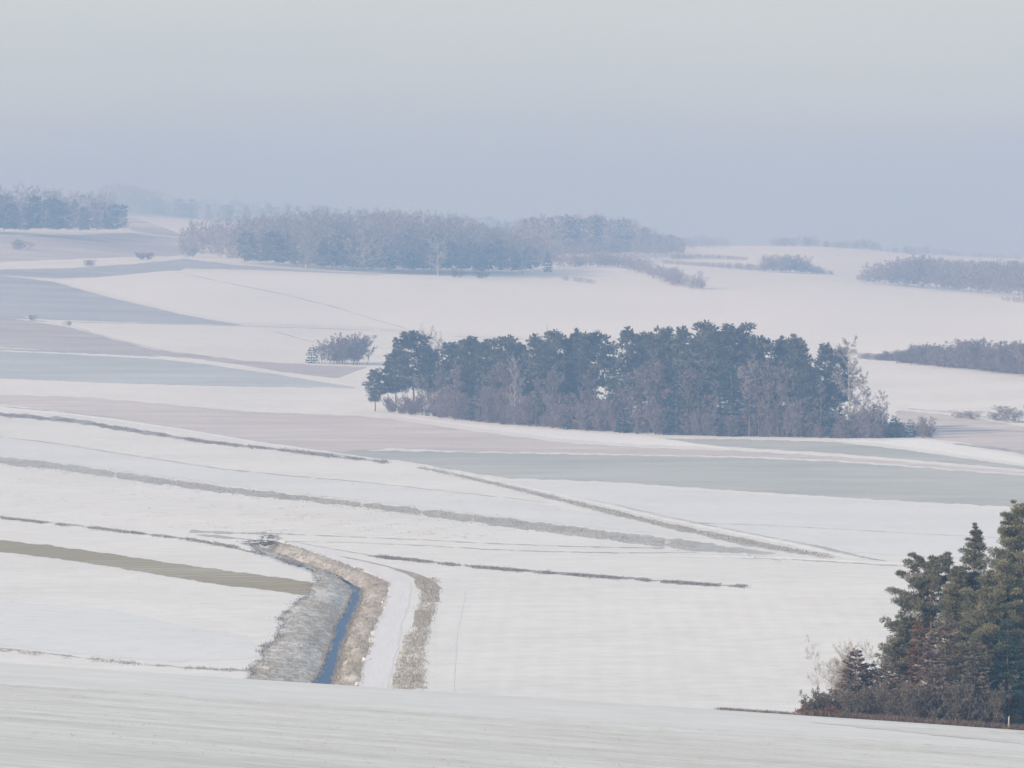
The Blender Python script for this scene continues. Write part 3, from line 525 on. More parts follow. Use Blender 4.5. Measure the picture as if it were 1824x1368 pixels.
def world_strip(name, L_, R_, m, label, cat, up=.12, n=9, jit=.08, seed=1):
    """a lane on the valley floor between two traced edges given as (px, py) lists by row"""
    L_, R_ = np.array(L_, float), np.array(R_, float); Yr = np.arange(max(L_[0, 1], R_[0, 1]), min(L_[-1, 1], R_[-1, 1]) + .1, 1.2)
    d = HC * F / (Yr - HY)
    a = (np.interp(Yr, L_[:, 1], L_[:, 0]) - 912) / F * d + wob(d, seed, jit); b = (np.interp(Yr, R_[:, 1], R_[:, 0]) - 912) / F * d + wob(d, seed + 1, jit)
    t = np.linspace(0, 1, n); X = a[:, None] + (b - a)[:, None] * t[None]; Y = np.repeat(d[:, None], n, 1); Z = zt(X, Y) + up
    i = np.arange(X.size).reshape(X.shape); Q = np.stack([i[:-1, :-1], i[1:, :-1], i[1:, 1:], i[:-1, 1:]], -1).reshape(-1, 4)
    o = obj(name, make_mesh(name, np.stack([X, Y, Z], -1).reshape(-1, 3), Q[:, ::-1], M[m], smooth=True, edge=np.clip(np.minimum(t, 1 - t) / .08, 0, 1)[None] * np.clip(np.minimum(Yr - Yr[0], Yr[-1] - Yr) / 3 + .05, 0, 1)[:, None])); tag(o, label, cat, kind='structure'); return o
world_strip('farm_track', [(496,964),(534,978),(570,990),(608,1003),(643,1015),(671,1027),(688,1036),(692,1048),(688,1062),(681,1080),(673,1097),(664,1120),(658,1138),(651,1165),(644,1190),(638,1212),(627,1250)],
            [(530,964),(575,978),(612,990),(655,1003),(696,1015),(722,1027),(735,1038),(736,1050),(731,1070),(722,1100),(718,1120),(710,1160),(700,1200),(694,1222),(686,1250)], 'track', 'packed snow farm track beside the ditch', 'track', .015, seed=60)
world_strip('verge', [(600,992),(650,1002),(690,1010),(716,1020),(735,1030),(738,1044),(752,1052),(748,1072)], [(612,992),(668,1003),(706,1012),(745,1022),(775,1034),(787,1044),(784,1060),(778,1076)], 'bank_brown', 'brown grass verge at the bend of the ditch track', 'verge', .02, seed=70, jit=.10)
world_strip('verge', [(738,1084),(734,1100),(732,1117)], [(777,1084),(770,1100),(766,1117)], 'bank_brown', 'middle piece of brown verge between two snowy crossings', 'verge', .02, seed=80, jit=.07)
world_strip('verge', [(717,1127),(710,1160),(700,1192),(694,1222),(688,1250)], [(763,1127),(757,1150),(757,1180),(756,1228),(752,1250)], 'bank', 'near piece of grass verge right of the ditch track', 'verge', .02, seed=90, jit=.08)
world_strip('wheel_rut', [(826,1048),(823,1080),(814,1120),(809,1180),(806,1240)], [(830,1048),(826,1080),(816,1120),(812,1180),(809,1240)], 'snow_blue', 'single faint wheel rut in the sown field', 'rut', .017, n=5, seed=95, jit=.02)

# near slope
strip('stubble_field', [(-500,1178),(0,1217),(220,1229),(440,1244),(900,1276),(1400,1306),(1824,1337),(2400,1376)], [(-500,1700),(0,1700),(440,1700),(900,1700),(1400,1700),(1824,1700),(2400,1700)], 'stubble', 'grey snowy stubble on the near slope', dmin=40, jit=1.3, step=10, ext=False, rows_=110)
strip('grass_strip', [(1440,1286),(1600,1293),(1824,1304)], [(1440,1287),(1600,1305),(1824,1328)], 'stubble', 'yellowish grass strip at the foot of the near pines', dmin=150, jit=.8)

# ------------------------------------------------------------------ plants: prototypes
def px_h(d, px): return px / F * d                                          # metres for a height in photo pixels at distance d
PINES = []
for i, (shape, base, rad, wh) in enumerate([('dome', .42, 3.3, 13), ('umbrella', .36, 3.9, 13), ('cone', .30, 3.1, 15), ('dome', .34, 2.9, 15), ('cone', .22, 3.3, 17), ('umbrella', .28, 3.2, 14), ('dome', .5, 3.6, 11), ('cone', .16, 2.7, 15)]):
    PINES.append(Proto('pine%d' % i, pine(100 + i, 18, base, rad, shape, wh, 5, 1.0, 30, .75, .30, lean=random.uniform(-.05, .05), sides=5), 18, M['bark_pine'], M['pine']))
BARES = [Proto('bare%d' % i, bare(200 + i, 16, rad, .14, 22, 9, 9, shape, 1, tw=.12), 16, M['bark'], M['twig']) for i, (shape, rad) in enumerate([('round', 3.4), ('birch', 2.5), ('round', 2.8), ('cone', 2.8), ('birch', 3.0)])]
FROST = [Proto('frost%d' % i, bare(220 + i, 16, rad, .12, 26, 9, 11, shape, 1, tw=.07), 16, M['bark_pale'], M['twig_frost']) for i, (shape, rad) in enumerate([('birch', 3.0), ('round', 3.4), ('birch', 2.4)])]
LARCH = Proto('larch', bare(232, 16, 2.6, .12, 26, 10, 13, 'round', 1, tw=.085, tl=1.0), 16, M['bark_pale'], M['twig_frost'])
YOUNG = [Proto('spruce%d' % i, spruce(240 + i, 9, 2.0, 14, 6, 20, .6, .26, 5), 9, M['bark'], M['spruce']) for i in range(3)]
SHRUB = [Proto('shrub%d' % i, bare(260 + i, 4, 2.3, .04, 22, 9, 10, 'round', 9, rt=.06, tw=.045), 4, M['bark'], M['twig']) for i in range(4)]
FSHRUB = [Proto('fshrub%d' % i, bare(280 + i, 4, 2.3, .04, 22, 8, 9, 'round', 8, rt=.06, tw=.045), 4, M['bark_pale'], M['twig_frost']) for i in range(2)]

# ------------------------------------------------------------------ the pine grove in the middle distance
def foot(px):                                                               # near edge of the grove on the ground
    return float(np.interp(px, [640, 720, 800, 900, 1000, 1150, 1300, 1500, 1650], [733, 738, 746, 757, 764, 774, 778, 781, 781]))
def grove(name, proto, px, top, back, wide=1.0, label='', group='trees of the pine grove', lean=0.0, cat='pine'):
    p = at1(px, foot(px)); d = p[1] + back; x = (px - 912) / F * d; z = float(zt(x, d))
    ztop = HC - (top - HY) / F * d
    return plant(name, proto, (x, d, z), max(2.5, ztop - z), wide, None, label, cat, group, leanx=lean)
ORD = ['first', 'second', 'third', 'fourth', 'fifth', 'sixth', 'seventh', 'eighth', 'ninth', 'tenth', 'eleventh', 'twelfth', 'thirteenth', 'fourteenth', 'fifteenth', 'sixteenth', 'seventeenth', 'eighteenth', 'nineteenth', 'twentieth',
       'twenty-first', 'twenty-second', 'twenty-third', 'twenty-fourth', 'twenty-fifth', 'twenty-sixth', 'twenty-seventh', 'twenty-eighth']
sky_pines = [(668, 662, 6, 1.25, 5), (704, 632, 14, 1.1, 1), (738, 600, 10, 1.25, 1), (800, 617, 22, 1.1, 0), (836, 606, 14, 1.05, 3), (874, 607, 24, 1.0, 2), (905, 604, 12, 1.1, 6), (942, 598, 16, 1.0, 2), (993, 600, 14, 1.15, 0),
             (1024, 590, 20, .95, 4), (1062, 597, 10, 1.05, 6), (1126, 586, 16, 1.0, 2), (1158, 600, 22, .95, 3), (1180, 594, 12, 1.0, 5), (1201, 588, 26, .8, 7), (1222, 585, 14, .9, 2), (1262, 586, 12, 1.15, 0), (1303, 590, 14, 1.1, 1),
             (1332, 607, 24, .95, 3), (1358, 608, 12, 1.05, 0), (1383, 603, 20, .9, 4), (1420, 600, 10, 1.15, 4), (1442, 606, 24, .9, 2), (1472, 620, 12, .8, 3), (1494, 628, 22, .75, 0)]
looks = {0: 'low spreading pine at the very left tip of the grove, bare trunk showing', 1: 'stepped pine with open trunk, second from the left tip of the grove', 2: 'tall broad crowned pine towering over the left end of the grove',
         10: 'pine with layered boughs beside the bright gap in the grove', 11: 'pointed pine just right of the bright gap in the grove', 21: 'dark triangular pine crown standing clear near the right end of the grove',
         23: 'slim pine left of the pale larch at the grove end', 24: 'slimmest pine touching the pale larch at the grove end', 17: 'flat topped dark pine, last of the highest crowns of the grove'}
for i, (px, top, back, wd, k) in enumerate(sky_pines):
    grove('pine_tree', PINES[k], px, top, back, wd, looks.get(i, 'dark pine in the grove skyline, %s crown from its left tip' % ORD[i]), lean=random.uniform(-.04, .05))
for i, (px, top, back, wd, k) in enumerate([(690, 655, 24, .9, 0), (765, 628, 30, 1.1, 3), (820, 625, 34, 1.1, 2), (858, 618, 36, 1.0, 0), (890, 622, 32, 1, 4), (925, 616, 36, 1, 3), (972, 614, 34, 1, 0), (1008, 606, 36, 1, 2), (1042, 606, 34, 1.0, 4),
             (1142, 606, 36, 1.0, 0), (1190, 604, 38, 1, 3), (1240, 598, 36, 1, 2), (1283, 600, 36, 1.05, 0), (1320, 612, 38, 1, 4), (1345, 616, 36, 1, 2), (1400, 614, 36, 1, 0)]):
    grove('pine_tree', PINES[k], px, top, back, wd, 'half hidden rear pine of the grove, %s of its rank from the left' % ORD[i], group='rear rank pines of the grove')
mid = [(722, 690, 6, 1.0, 'b', 2), (752, 668, 4, 1.0, 'b', 0), (786, 660, 6, 1.0, 'b', 4), (815, 655, 3, 1.05, 'b', 1), (846, 672, 2, .9, 's', 0), (860, 650, 5, 1.1, 'b', 3), (873, 664, 4, 1.0, 'b', 2), (898, 640, 4, 1.1, 'b', 0), (917, 640, 5, .9, 'f', 2), (955, 660, 3, 1.0, 'b', 3), (985, 655, 5, 1.1, 'b', 0),
       (1016, 700, 1, 1.0, 's', 1), (1046, 672, 2, 1.1, 'b', 1), (1092, 640, 12, .8, 'p', 7), (1110, 716, 1, 1.1, 's', 2), (1135, 655, 4, 1.1, 'b', 2), (1168, 650, 5, 1.15, 'b', 4), (1205, 668, 2, 1.1, 's', 0), (1225, 640, 4, 1.2, 'b', 3), (1244, 632, 6, 1.15, 'b', 0),
       (1275, 662, 3, 1.0, 'b', 3), (1300, 650, 4, 1.1, 's', 1), (1335, 648, 3, 1.1, 'b', 1), (1352, 660, 2, 1.1, 'b', 3), (1368, 640, 5, 1.1, 'b', 2), (1385, 655, 3, 1.0, 'b', 0), (1402, 662, 3, 1.05, 'b', 4), (1436, 655, 4, 1.0, 'p', 3), (1462, 668, 2, 1.0, 'b', 3), (1488, 690, 3, .9, 's', 2)]
bn, sn = 0, 0
nb, ns_ = sum(1 for m_ in mid if m_[4] == 'b'), 0
for px, top, back, wd, t, k in mid:
    if t == 'b':
        grove('bare_tree', BARES[k], px, top, back, wd, 'bare purplish tree along the grove front, %s of the bare ones from the left' % ORD[bn], cat='bare tree'); bn += 1
    elif t == 's':
        grove('spruce_tree', YOUNG[k], px, top, back, wd, 'young dark spruce at the grove front, %s from the left' % ORD[sn], cat='spruce'); sn += 1
    elif t == 'f':
        grove('birch_tree', FROST[k], px, top, back, wd, 'pale birch with light trunk in the left half of the grove', cat='birch')
    else:
        grove('pine_tree', PINES[k], px, top, back, wd, 'thin pine closing the lower side of the bright gap' if px < 1200 else 'shorter pine in front of the dark triangular crown')
for px, top, back, wd, k, lb in [(762, 600, 36, 1.0, 0, 'pale twiggy tree peering over the left pines of the grove'), (966, 600, 40, 1.0, 2, 'pale twiggy tree peering over the middle of the grove'), (1512, 611, 10, 1.0, 0, 'tall pale pinkish larch at the right end of the grove'),
                                 (1538, 670, 8, 1.0, 1, 'fuzzy pale tree just right of the tall larch'), (1572, 700, 10, 1.1, 1, 'low fuzzy tree last but one at the right end of the grove'), (782, 606, 40, .7, 2, 'slim pale tree behind the left pines of the grove')]:
    grove('larch_tree' if px == 1512 else 'bare_tree', LARCH if px > 1500 else FROST[k], px, top, back, wd, lb, cat='larch' if px == 1512 else 'bare tree')
for px, top, back, wd, k, lb in [(1592, 738, 4, 1.5, 0, 'squat dark spruce at the right foot of the grove'), (1622, 745, 5, 1.6, 2, 'outermost low dark spruce right of the grove'), (1560, 722, 6, 1.2, 1, 'dark spruce below the fuzzy trees at the grove end')]:
    grove('spruce_tree', YOUNG[k], px, top, back, wd, lb, cat='spruce')
it = []
for px in np.arange(700, 1660, 10.0):
    for row in range(3):
        if random.random() < .3: continue
        q = px + random.uniform(-5, 5); p = at1(q, foot(q)); d = p[1] + 1 + row * 9 + random.uniform(0, 5); x = (q - 912) / F * d
        hh = random.choice([1.6, 2.4, 3.2, 4.2, 5.5, 7.0]) * random.uniform(.85, 1.15) * (.6 if q > 1560 or q < 780 else 1)
        it.append((SHRUB[random.randrange(4)], (x, d, float(zt(x, d))), hh, random.uniform(.8, 1.2), random.uniform(0, 6)))
mass('undergrowth', it, M['twig'], 'purplish thicket of bare shrubs along the foot of the grove', 'undergrowth')

# ------------------------------------------------------------------ lone shrubs, hedges and far woods
def lone(name, proto, px, base, top, wide, label, cat='shrub', group=None, dmin=450.0):
    p = at1(px, base, dmin); return plant(name, proto, p, (base - top) / F * p[1], wide, None, label, cat, group)
lone('spruce_tree', YOUNG[0], 555, 647, 617, 2.0, 'small dark conifer left of the round bare shrub', 'spruce')
lone('bare_shrub', SHRUB[0], 630, 650, 595, 1.1, 'large round bare shrub standing left of the grove')
lone('bare_shrub', SHRUB[2], 594, 648, 603, 1.2, 'smaller bare shrub between the dark conifer and the round one')
lone('bare_shrub', SHRUB[3], 614, 647, 600, 1.2, 'bare shrub merging into the left flank of the large round one')
lone('bare_shrub', FSHRUB[0], 40, 445, 426, 1.9, 'grey shrub on the slope below the far left wood')
lone('bare_shrub', SHRUB[1], 160, 474, 463, 1.5, 'small dark shrub beside the white far track')
lone('bare_shrub', SHRUB[3], 256, 463, 449, 1.9, 'dark shrub where the far track meets the long wood')
lone('bare_shrub', FSHRUB[1], 335, 458, 438, 1.6, 'shrub at the left corner of the long wood')
lone('bare_shrub', FSHRUB[1], 60, 571, 560, 1.5, 'low frosted shrub on the snowdrift at the heath edge')
lone('bare_shrub', FSHRUB[0], 120, 580, 571, 1.5, 'tiny frosted shrub at the right of the heath snowdrift')
def at_d(px, d): x = (px - 912) / F * d; return (x, d, float(zt(x, d)))
def wood(name, spec, protos, label, n, hpx, mtl, seed, depth=60, dmin=450.0, cat='wood', wide=(.9, 1.25), wood_too=False):
    """spec: list of (px, base py, top py) of the front edge; trees scattered over a depth behind it"""
    r = random.Random(seed); a = np.array(spec, float); its = []
    for i in range(n):
        px = a[0, 0] + (a[-1, 0] - a[0, 0]) * (i + r.random()) / n; b = float(np.interp(px, a[:, 0], a[:, 1])); t = float(np.interp(px, a[:, 0], a[:, 2]))
        p = at1(px, b, dmin); f = r.random(); d = p[1] + f * depth; x = (px - 912) / F * d; z = float(zt(x, d)); ztop = HC - (t - HY) / F * d
        h = (ztop - z) * r.uniform(.72, 1.04); h = max(h, 2.0)
        its.append((protos[r.randrange(len(protos))], (x, d, z), h, r.uniform(*wide), r.uniform(0, 6)))
    return mass(name, its, M[mtl], label, cat, wood_too)
FARB = [Proto('farbare%d' % i, bare(300 + i, 16, rad, .05, 14, 7, 9, 'round', 1, tw=.15, tl=.75), 16, M['bark'], M['twig']) for i, (shape, rad) in enumerate([('round', 4.6), ('round', 4.0), ('round', 3.6)])]
FARS = [Proto('farpine%d' % i, pine(320 + i, 16, .2, 3.3, sh, 9, 5, 1.2, 14, 1.1, .5, sides=3, bare=0), 16, M['bark'], M['pine']) for i, sh in enumerate(['dome', 'cone'])]
FSH = [Proto('farshrub%d' % i, bare(340 + i, 4, 2.4, .04, 12, 5, 5, 'round', 6, rt=.07, tw=.09, tl=1.2), 4, M['bark'], M['twig']) for i in range(3)]
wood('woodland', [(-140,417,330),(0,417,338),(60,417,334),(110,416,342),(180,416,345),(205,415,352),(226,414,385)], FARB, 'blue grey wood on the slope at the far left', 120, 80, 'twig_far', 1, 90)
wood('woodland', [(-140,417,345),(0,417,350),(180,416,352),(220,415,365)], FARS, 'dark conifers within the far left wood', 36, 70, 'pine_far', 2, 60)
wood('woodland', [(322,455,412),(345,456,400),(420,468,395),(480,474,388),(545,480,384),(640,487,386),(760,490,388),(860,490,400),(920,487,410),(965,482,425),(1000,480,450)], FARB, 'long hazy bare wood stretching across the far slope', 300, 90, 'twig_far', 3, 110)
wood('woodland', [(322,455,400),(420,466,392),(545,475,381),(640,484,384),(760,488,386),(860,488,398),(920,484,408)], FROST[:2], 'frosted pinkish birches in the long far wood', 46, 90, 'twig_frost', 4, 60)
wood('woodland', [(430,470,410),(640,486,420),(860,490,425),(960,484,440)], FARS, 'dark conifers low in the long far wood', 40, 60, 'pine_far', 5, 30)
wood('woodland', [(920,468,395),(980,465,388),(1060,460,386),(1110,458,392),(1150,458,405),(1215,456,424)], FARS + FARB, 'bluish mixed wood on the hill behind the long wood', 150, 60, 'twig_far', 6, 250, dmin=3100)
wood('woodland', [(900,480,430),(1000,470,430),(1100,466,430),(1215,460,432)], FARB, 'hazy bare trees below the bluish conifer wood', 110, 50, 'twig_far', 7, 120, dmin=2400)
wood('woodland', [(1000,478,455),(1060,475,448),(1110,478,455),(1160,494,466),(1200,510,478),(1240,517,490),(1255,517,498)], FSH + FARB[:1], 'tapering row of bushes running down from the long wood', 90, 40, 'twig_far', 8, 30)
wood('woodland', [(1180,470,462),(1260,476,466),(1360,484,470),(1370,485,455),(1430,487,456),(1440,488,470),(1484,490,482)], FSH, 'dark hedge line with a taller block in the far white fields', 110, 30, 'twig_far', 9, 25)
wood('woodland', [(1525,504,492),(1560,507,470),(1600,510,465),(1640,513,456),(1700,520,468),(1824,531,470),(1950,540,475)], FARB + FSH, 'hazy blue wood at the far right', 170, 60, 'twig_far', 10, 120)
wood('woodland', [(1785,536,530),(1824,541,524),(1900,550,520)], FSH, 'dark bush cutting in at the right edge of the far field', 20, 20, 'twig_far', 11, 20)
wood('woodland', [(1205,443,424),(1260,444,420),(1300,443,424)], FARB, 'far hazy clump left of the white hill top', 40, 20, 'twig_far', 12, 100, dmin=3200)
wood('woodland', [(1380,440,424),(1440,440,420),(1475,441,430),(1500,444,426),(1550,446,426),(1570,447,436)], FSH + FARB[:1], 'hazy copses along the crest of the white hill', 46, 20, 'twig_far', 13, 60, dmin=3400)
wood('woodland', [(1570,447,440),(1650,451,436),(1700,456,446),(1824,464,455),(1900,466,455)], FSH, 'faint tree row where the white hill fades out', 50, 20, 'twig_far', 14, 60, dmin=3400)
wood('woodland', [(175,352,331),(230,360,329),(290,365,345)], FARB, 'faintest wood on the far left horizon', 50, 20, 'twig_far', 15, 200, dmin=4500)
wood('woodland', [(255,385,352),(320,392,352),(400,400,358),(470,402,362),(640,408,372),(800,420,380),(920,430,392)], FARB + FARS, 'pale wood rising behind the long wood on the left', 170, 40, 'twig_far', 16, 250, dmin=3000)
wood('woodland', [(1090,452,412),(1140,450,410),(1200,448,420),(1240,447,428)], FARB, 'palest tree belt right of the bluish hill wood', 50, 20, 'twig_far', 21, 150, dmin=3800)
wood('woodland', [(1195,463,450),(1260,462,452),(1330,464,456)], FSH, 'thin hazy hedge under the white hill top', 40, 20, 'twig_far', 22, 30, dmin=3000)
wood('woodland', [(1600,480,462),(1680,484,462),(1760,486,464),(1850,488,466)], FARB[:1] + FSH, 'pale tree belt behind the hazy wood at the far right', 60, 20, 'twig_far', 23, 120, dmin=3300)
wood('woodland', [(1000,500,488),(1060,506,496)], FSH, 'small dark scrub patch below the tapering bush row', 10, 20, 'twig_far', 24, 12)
wood('hedge', [(1566,642,630),(1600,646,622),(1650,651,614),(1690,655,622),(1730,659,606),(1760,662,622),(1800,666,614),(1824,669,608),(1950,682,618)], SHRUB + BARES[:1], 'thick dark hedge of shrubs right of the grove', 120, 30, 'twig', 17, 16, wide=(1, 1.5))
wood('hedge', [(1532,640,632),(1550,641,630),(1568,643,638)], FSH, 'low tail of scrub at the left end of the thick hedge', 14, 10, 'twig', 18, 6)
for i, (px, b, t, k, lb) in enumerate([(1712, 745, 730, 0, 'leftmost grey shrub in the sparse row beside the grove'), (1738, 747, 732, 1, 'second grey shrub in the sparse row beside the grove'), (1772, 749, 733, 0, 'third grey shrub in the sparse row beside the grove'), (1808, 752, 722, 1, 'tallest round shrub at the right end of the sparse row')]):
    lone('bare_shrub', FSHRUB[k], px, b, t, 2.0, lb, group='sparse shrub row beside the grove')
lone('bare_tree', FROST[1], 1246, 516, 483, 1.1, 'pale tree at the lower tip of the tapering bush row', 'bare tree')
for px, b, t, k, lb in [(545, 478, 383, 0, 'pinkish birch standing highest at the left of the long wood'), (430, 468, 398, 1, 'pale rounded tree at the left shoulder of the long wood'), (345, 457, 402, 0, 'feathery pale tree at the left tip of the long wood'),
                        (780, 493, 425, 1, 'pale pinkish tree at the front of the long wood'), (930, 488, 412, 1, 'pale tree at the right shoulder of the long wood')]:
    lone('bare_tree', FROST[k], px, b, t, 1.25, lb, 'bare tree')
lone('spruce_tree', YOUNG[1], 976, 484, 448, 1.3, 'dark conifer at the right end of the long wood', 'spruce')
lone('bare_shrub', SHRUB[1], 815, 494, 480, 1.5, 'low dark bush in front of the long wood')
lone('bare_shrub', SHRUB[2], 858, 496, 482, 1.4, 'second low dark bush in front of the long wood')

# ------------------------------------------------------------------ near pines on the right
def near(name, geos, H, wm, lm, px, d, label, cat, rot=0.0, wide=1.0, parts=('trunk', 'crown')):
    x = (px - 912) / F * d; return plant(name, Proto(name, geos, H, M[wm], M[lm]), (x, d, float(zt(x, d))), H, wide, rot, label, cat, parts=parts)
def hh(px, top, d): x = (px - 912) / F * d; return (HC - (top - HY) / F * d) - float(zt(x, d))
def npine(seed, px, top, d, rad, shape, base, lm, label, wh=22, clump=.42, nf=120, frost=.03, per=6):
    H = hh(px, top, d)
    near('pine_tree', pine(seed, H, base, rad, shape, wh, per, clump, int(nf * 1.4), .17, .045, frost=frost, sides=8), H, 'bark_pine', lm, px, d, label, 'pine')
npine(400, 1826, 893, 344, 3.9, 'cone', .08, 'pine_olive', 'tall olive green pine at the right edge, highest of the near trees', 30, .46, 120, per=8)
npine(401, 1737, 932, 352, 3.3, 'spire', .10, 'pine_grey', 'slender pine with a narrow pointed top left of the olive pine', 30, .34, 90, .06)
npine(402, 1668, 1002, 349, 2.5, 'dome', .18, 'pine_grey', 'broad grey green pine on the left shoulder of the near group', 20, .42, 120, .05)
npine(403, 1602, 1108, 347, 1.7, 'cone', .10, 'pine_grey', 'small pine stepping down on the left of the near group', 15, .34, 90, .05)
npine(404, 1765, 1035, 342, 2.3, 'dome', .15, 'pine_olive', 'yellowish pine between the slender pine and the olive pine', 19, .42, 110, .04)
def nspruce(seed, px, top, d, rad, lm, label, cat, name, frost=0.0, tiers=24, per=8, nf=60, fl=.24, fw=.055, tm=.4):
    H = hh(px, top, d)
    near(name, spruce(seed, H, rad, tiers, per, nf, fl, fw, 6, frost, .04, tm), H, 'bark', lm, px, d, label, cat)
npine(405, 1712, 1010, 346, 2.4, 'cone', .08, 'pine_olive', 'olive pine filling the middle of the near group', 22, .40, 110, .04, per=7)
npine(406, 1632, 1060, 350, 1.9, 'dome', .08, 'pine_grey', 'grey pine behind the small pine on the left slope of the near group', 18, .38, 100, .05)
npine(407, 1786, 990, 341, 2.6, 'cone', .08, 'pine_olive', 'yellow green pine just left of the tall olive pine', 24, .42, 110, .03, per=7)
nspruce(410, 1796, 1092, 339, 2.2, 'spruce', 'dark blue green spruce in front of the olive pine', 'spruce', 'spruce_tree', nf=80)
nspruce(411, 1522, 1152, 342, 2.0, 'larch', 'reddish brown larch with snowy boughs on the left of the near group', 'larch', 'larch_tree', .10, nf=90)
nspruce(412, 1640, 1098, 341, 1.5, 'rust', 'orange brown larch in the middle of the near group', 'larch', 'larch_tree', .0, nf=36)
nspruce(413, 1690, 1085, 340, 1.9, 'larch', 'brown larch with pale snow clumps below the slender pine', 'larch', 'larch_tree', .10)
nspruce(416, 1552, 1178, 343, 1.7, 'larch', 'snow flecked brown larch right behind the reddish one', 'larch', 'larch_tree', .14, nf=80)
nspruce(417, 1660, 1120, 338, 1.8, 'larch', 'grey brown larch in front of the orange one', 'larch', 'larch_tree', .12, nf=80)
nspruce(414, 1578, 1168, 341, 1.9, 'larch', 'short brown larch between the reddish one and the small pine', 'larch', 'larch_tree', .10, tiers=18)
nspruce(415, 1735, 1130, 338, 1.6, 'bush_dark', 'dark brown young conifer in front of the brown larches', 'conifer', 'young_conifer', .04)
def nbare(seed, px, top, d, rad, lm, label, cat, name, stems=6, tw=.018, limbs=20, subs=8, twigs=9, wm='bark', shape='round', base=.05):
    H = hh(px, top, d)
    near(name, bare(seed, H, rad, base, limbs, subs, twigs, shape, stems, rt=.06, tw=tw), H, wm, lm, px, d, label, cat, parts=('stems', 'twigs'))
nbare(420, 1492, 1146, 343, 1.5, 'twig_pale', 'pale leafless shrub fanning out left of the reddish larch', 'shrub', 'bare_shrub', 9, .011, 30, 8, 10, 'bark_pale', 'birch', .2)
for i, (px, top, d, rd, lm, lb) in enumerate([(1446, 1238, 338, .9, 'bush_dark', 'low dark bush at the left tip of the near group'), (1482, 1226, 339, 1.2, 'bush_dark', 'dark bush below the pale leafless shrub'), (1525, 1232, 337, 1.2, 'bush_dark', 'dark bush at the foot of the reddish larch'),
                                           (1572, 1222, 337, 1.3, 'bush_dark', 'dark bush at the foot of the short brown larch'), (1625, 1214, 336, 1.4, 'bush_dark', 'dark bush at the foot of the orange larch'), (1690, 1216, 336, 1.4, 'bush_dark', 'dark bush at the foot of the snowy brown larch'),
                                           (1470, 1268, 334, .7, 'rust', 'small rust coloured bush at the foot of the near group'), (1432, 1262, 336, .5, 'rust', 'smallest russet tuft at the very tip of the near group'), (1755, 1225, 336, 1.4, 'bush_dark', 'dark bush left of the blue green spruce')]):
    nbare(430 + i, px, top, d, rd, lm, lb, 'bush', 'bush', 7, .03, 22, 8, 10)
# pale post at the foot of the spruce: tapered stake with a slanted top
px_, d_ = 1797, 333.5; x_ = (px_ - 912) / F * d_; z_ = float(zt(x_, d_)); g = Geo()
pv = []
for k, (zz_, rr) in enumerate([(-.2, .05), (.4, .045), (.75, .04)]):
    for a in range(6): pv.append((rr * math.cos(a*math.pi/3), rr * math.sin(a*math.pi/3), zz_ + (.06 * math.cos(a*math.pi/3) if k == 2 else 0)))
pq = [[k*6 + a, k*6 + (a+1) % 6, k*6 + 6 + (a+1) % 6, k*6 + 6 + a] for k in range(2) for a in range(6)] + [[12, 13, 14, 15], [12, 15, 16, 17]]
g.add(pv, pq, .15)
tag(obj('wooden_post', g.mesh('wooden_post', M['bark_pale']), loc=(x_, d_, z_)), 'short pale wooden post at the foot of the blue green spruce', 'post')

# ------------------------------------------------------------------ grass tufts and brushwood
def tufts(name, P, hgt, blades, width, mtl, label, seed, spread=.18, cat='grass'):
    r = np.random.default_rng(seed); P = np.repeat(np.asarray(P, float), blades, 0); k = len(P)
    P[:, :2] += r.normal(0, spread, (k, 2)); P[:, 2] -= .04
    D = np.stack([r.normal(0, .45, k), r.normal(0, .45, k), np.ones(k)], 1)
    v, q = slivers(P, D, hgt * r.uniform(.5, 1.3, k), width * r.uniform(.7, 1.4, k), r)
    gg = Geo(); gg.add(v, q, np.repeat(np.clip(r.normal(.45, .25, k), 0, 1), 4)); o = obj(name, gg.mesh(name, M[mtl])); tag(o, label, cat, kind='stuff'); return o
def clumped(P, c): return P[(np.sin(P[:, 0] * 3.1 + P[:, 1] * .21) + np.sin(P[:, 1] * .47 + P[:, 0] * .7) + np.sin(P[:, 1] * .17 + 2)) * .45 + rng.normal(0, .35, len(P)) > c - .3]
def bank_pts(B, n, seed, pw=1.0):
    r = np.random.default_rng(seed); i = r.integers(0, len(dl) - 1, n); t = r.uniform(.02, .98, n)**pw * 8; k = np.minimum(t.astype(int), 7); f = t - k
    X = np.array([b[0] for b in B]); Z = np.array([b[1] for b in B])
    return np.stack([X[k, i] * (1-f) + X[k+1, i] * f, dl[i] + r.uniform(-.4, .4, n), Z[k, i] * (1-f) + Z[k+1, i] * f], 1)
tufts('dry_grass', clumped(bank_pts(LB, 3000, 1), .3), .24, 5, .05, 'grass', 'dry grass tufts on the left ditch bank', 1)
tufts('dry_grass', clumped(bank_pts(RB, 4200, 2, 1.5), .25), .30, 5, .05, 'grass', 'dry brown grass on the right ditch bank', 2)
def edge_pts(x, n, seed):
    r = np.random.default_rng(seed); i = r.integers(0, len(dl) - 1, n); i = i[dl[i] < 702]; return np.stack([x[i] + r.normal(0, .08, len(i)), dl[i], wz[i]], 1)
tufts('dry_grass', np.concatenate([edge_pts(xs[1] - .05, 520, 31), edge_pts(xs[2] + .1, 900, 32)]), .34, 5, .05, 'grass', 'dry grass overhanging both edges of the ditch water', 31, .14)
def rim_pts(x, n, seed, w):
    r = np.random.default_rng(seed); i = r.integers(0, len(dl) - 1, n); X = x[i] + r.normal(0, w, n); Y = dl[i] + r.uniform(-.4, .4, n); P = np.stack([X, Y, zt(X, Y)], 1); return clumped(P, .35)
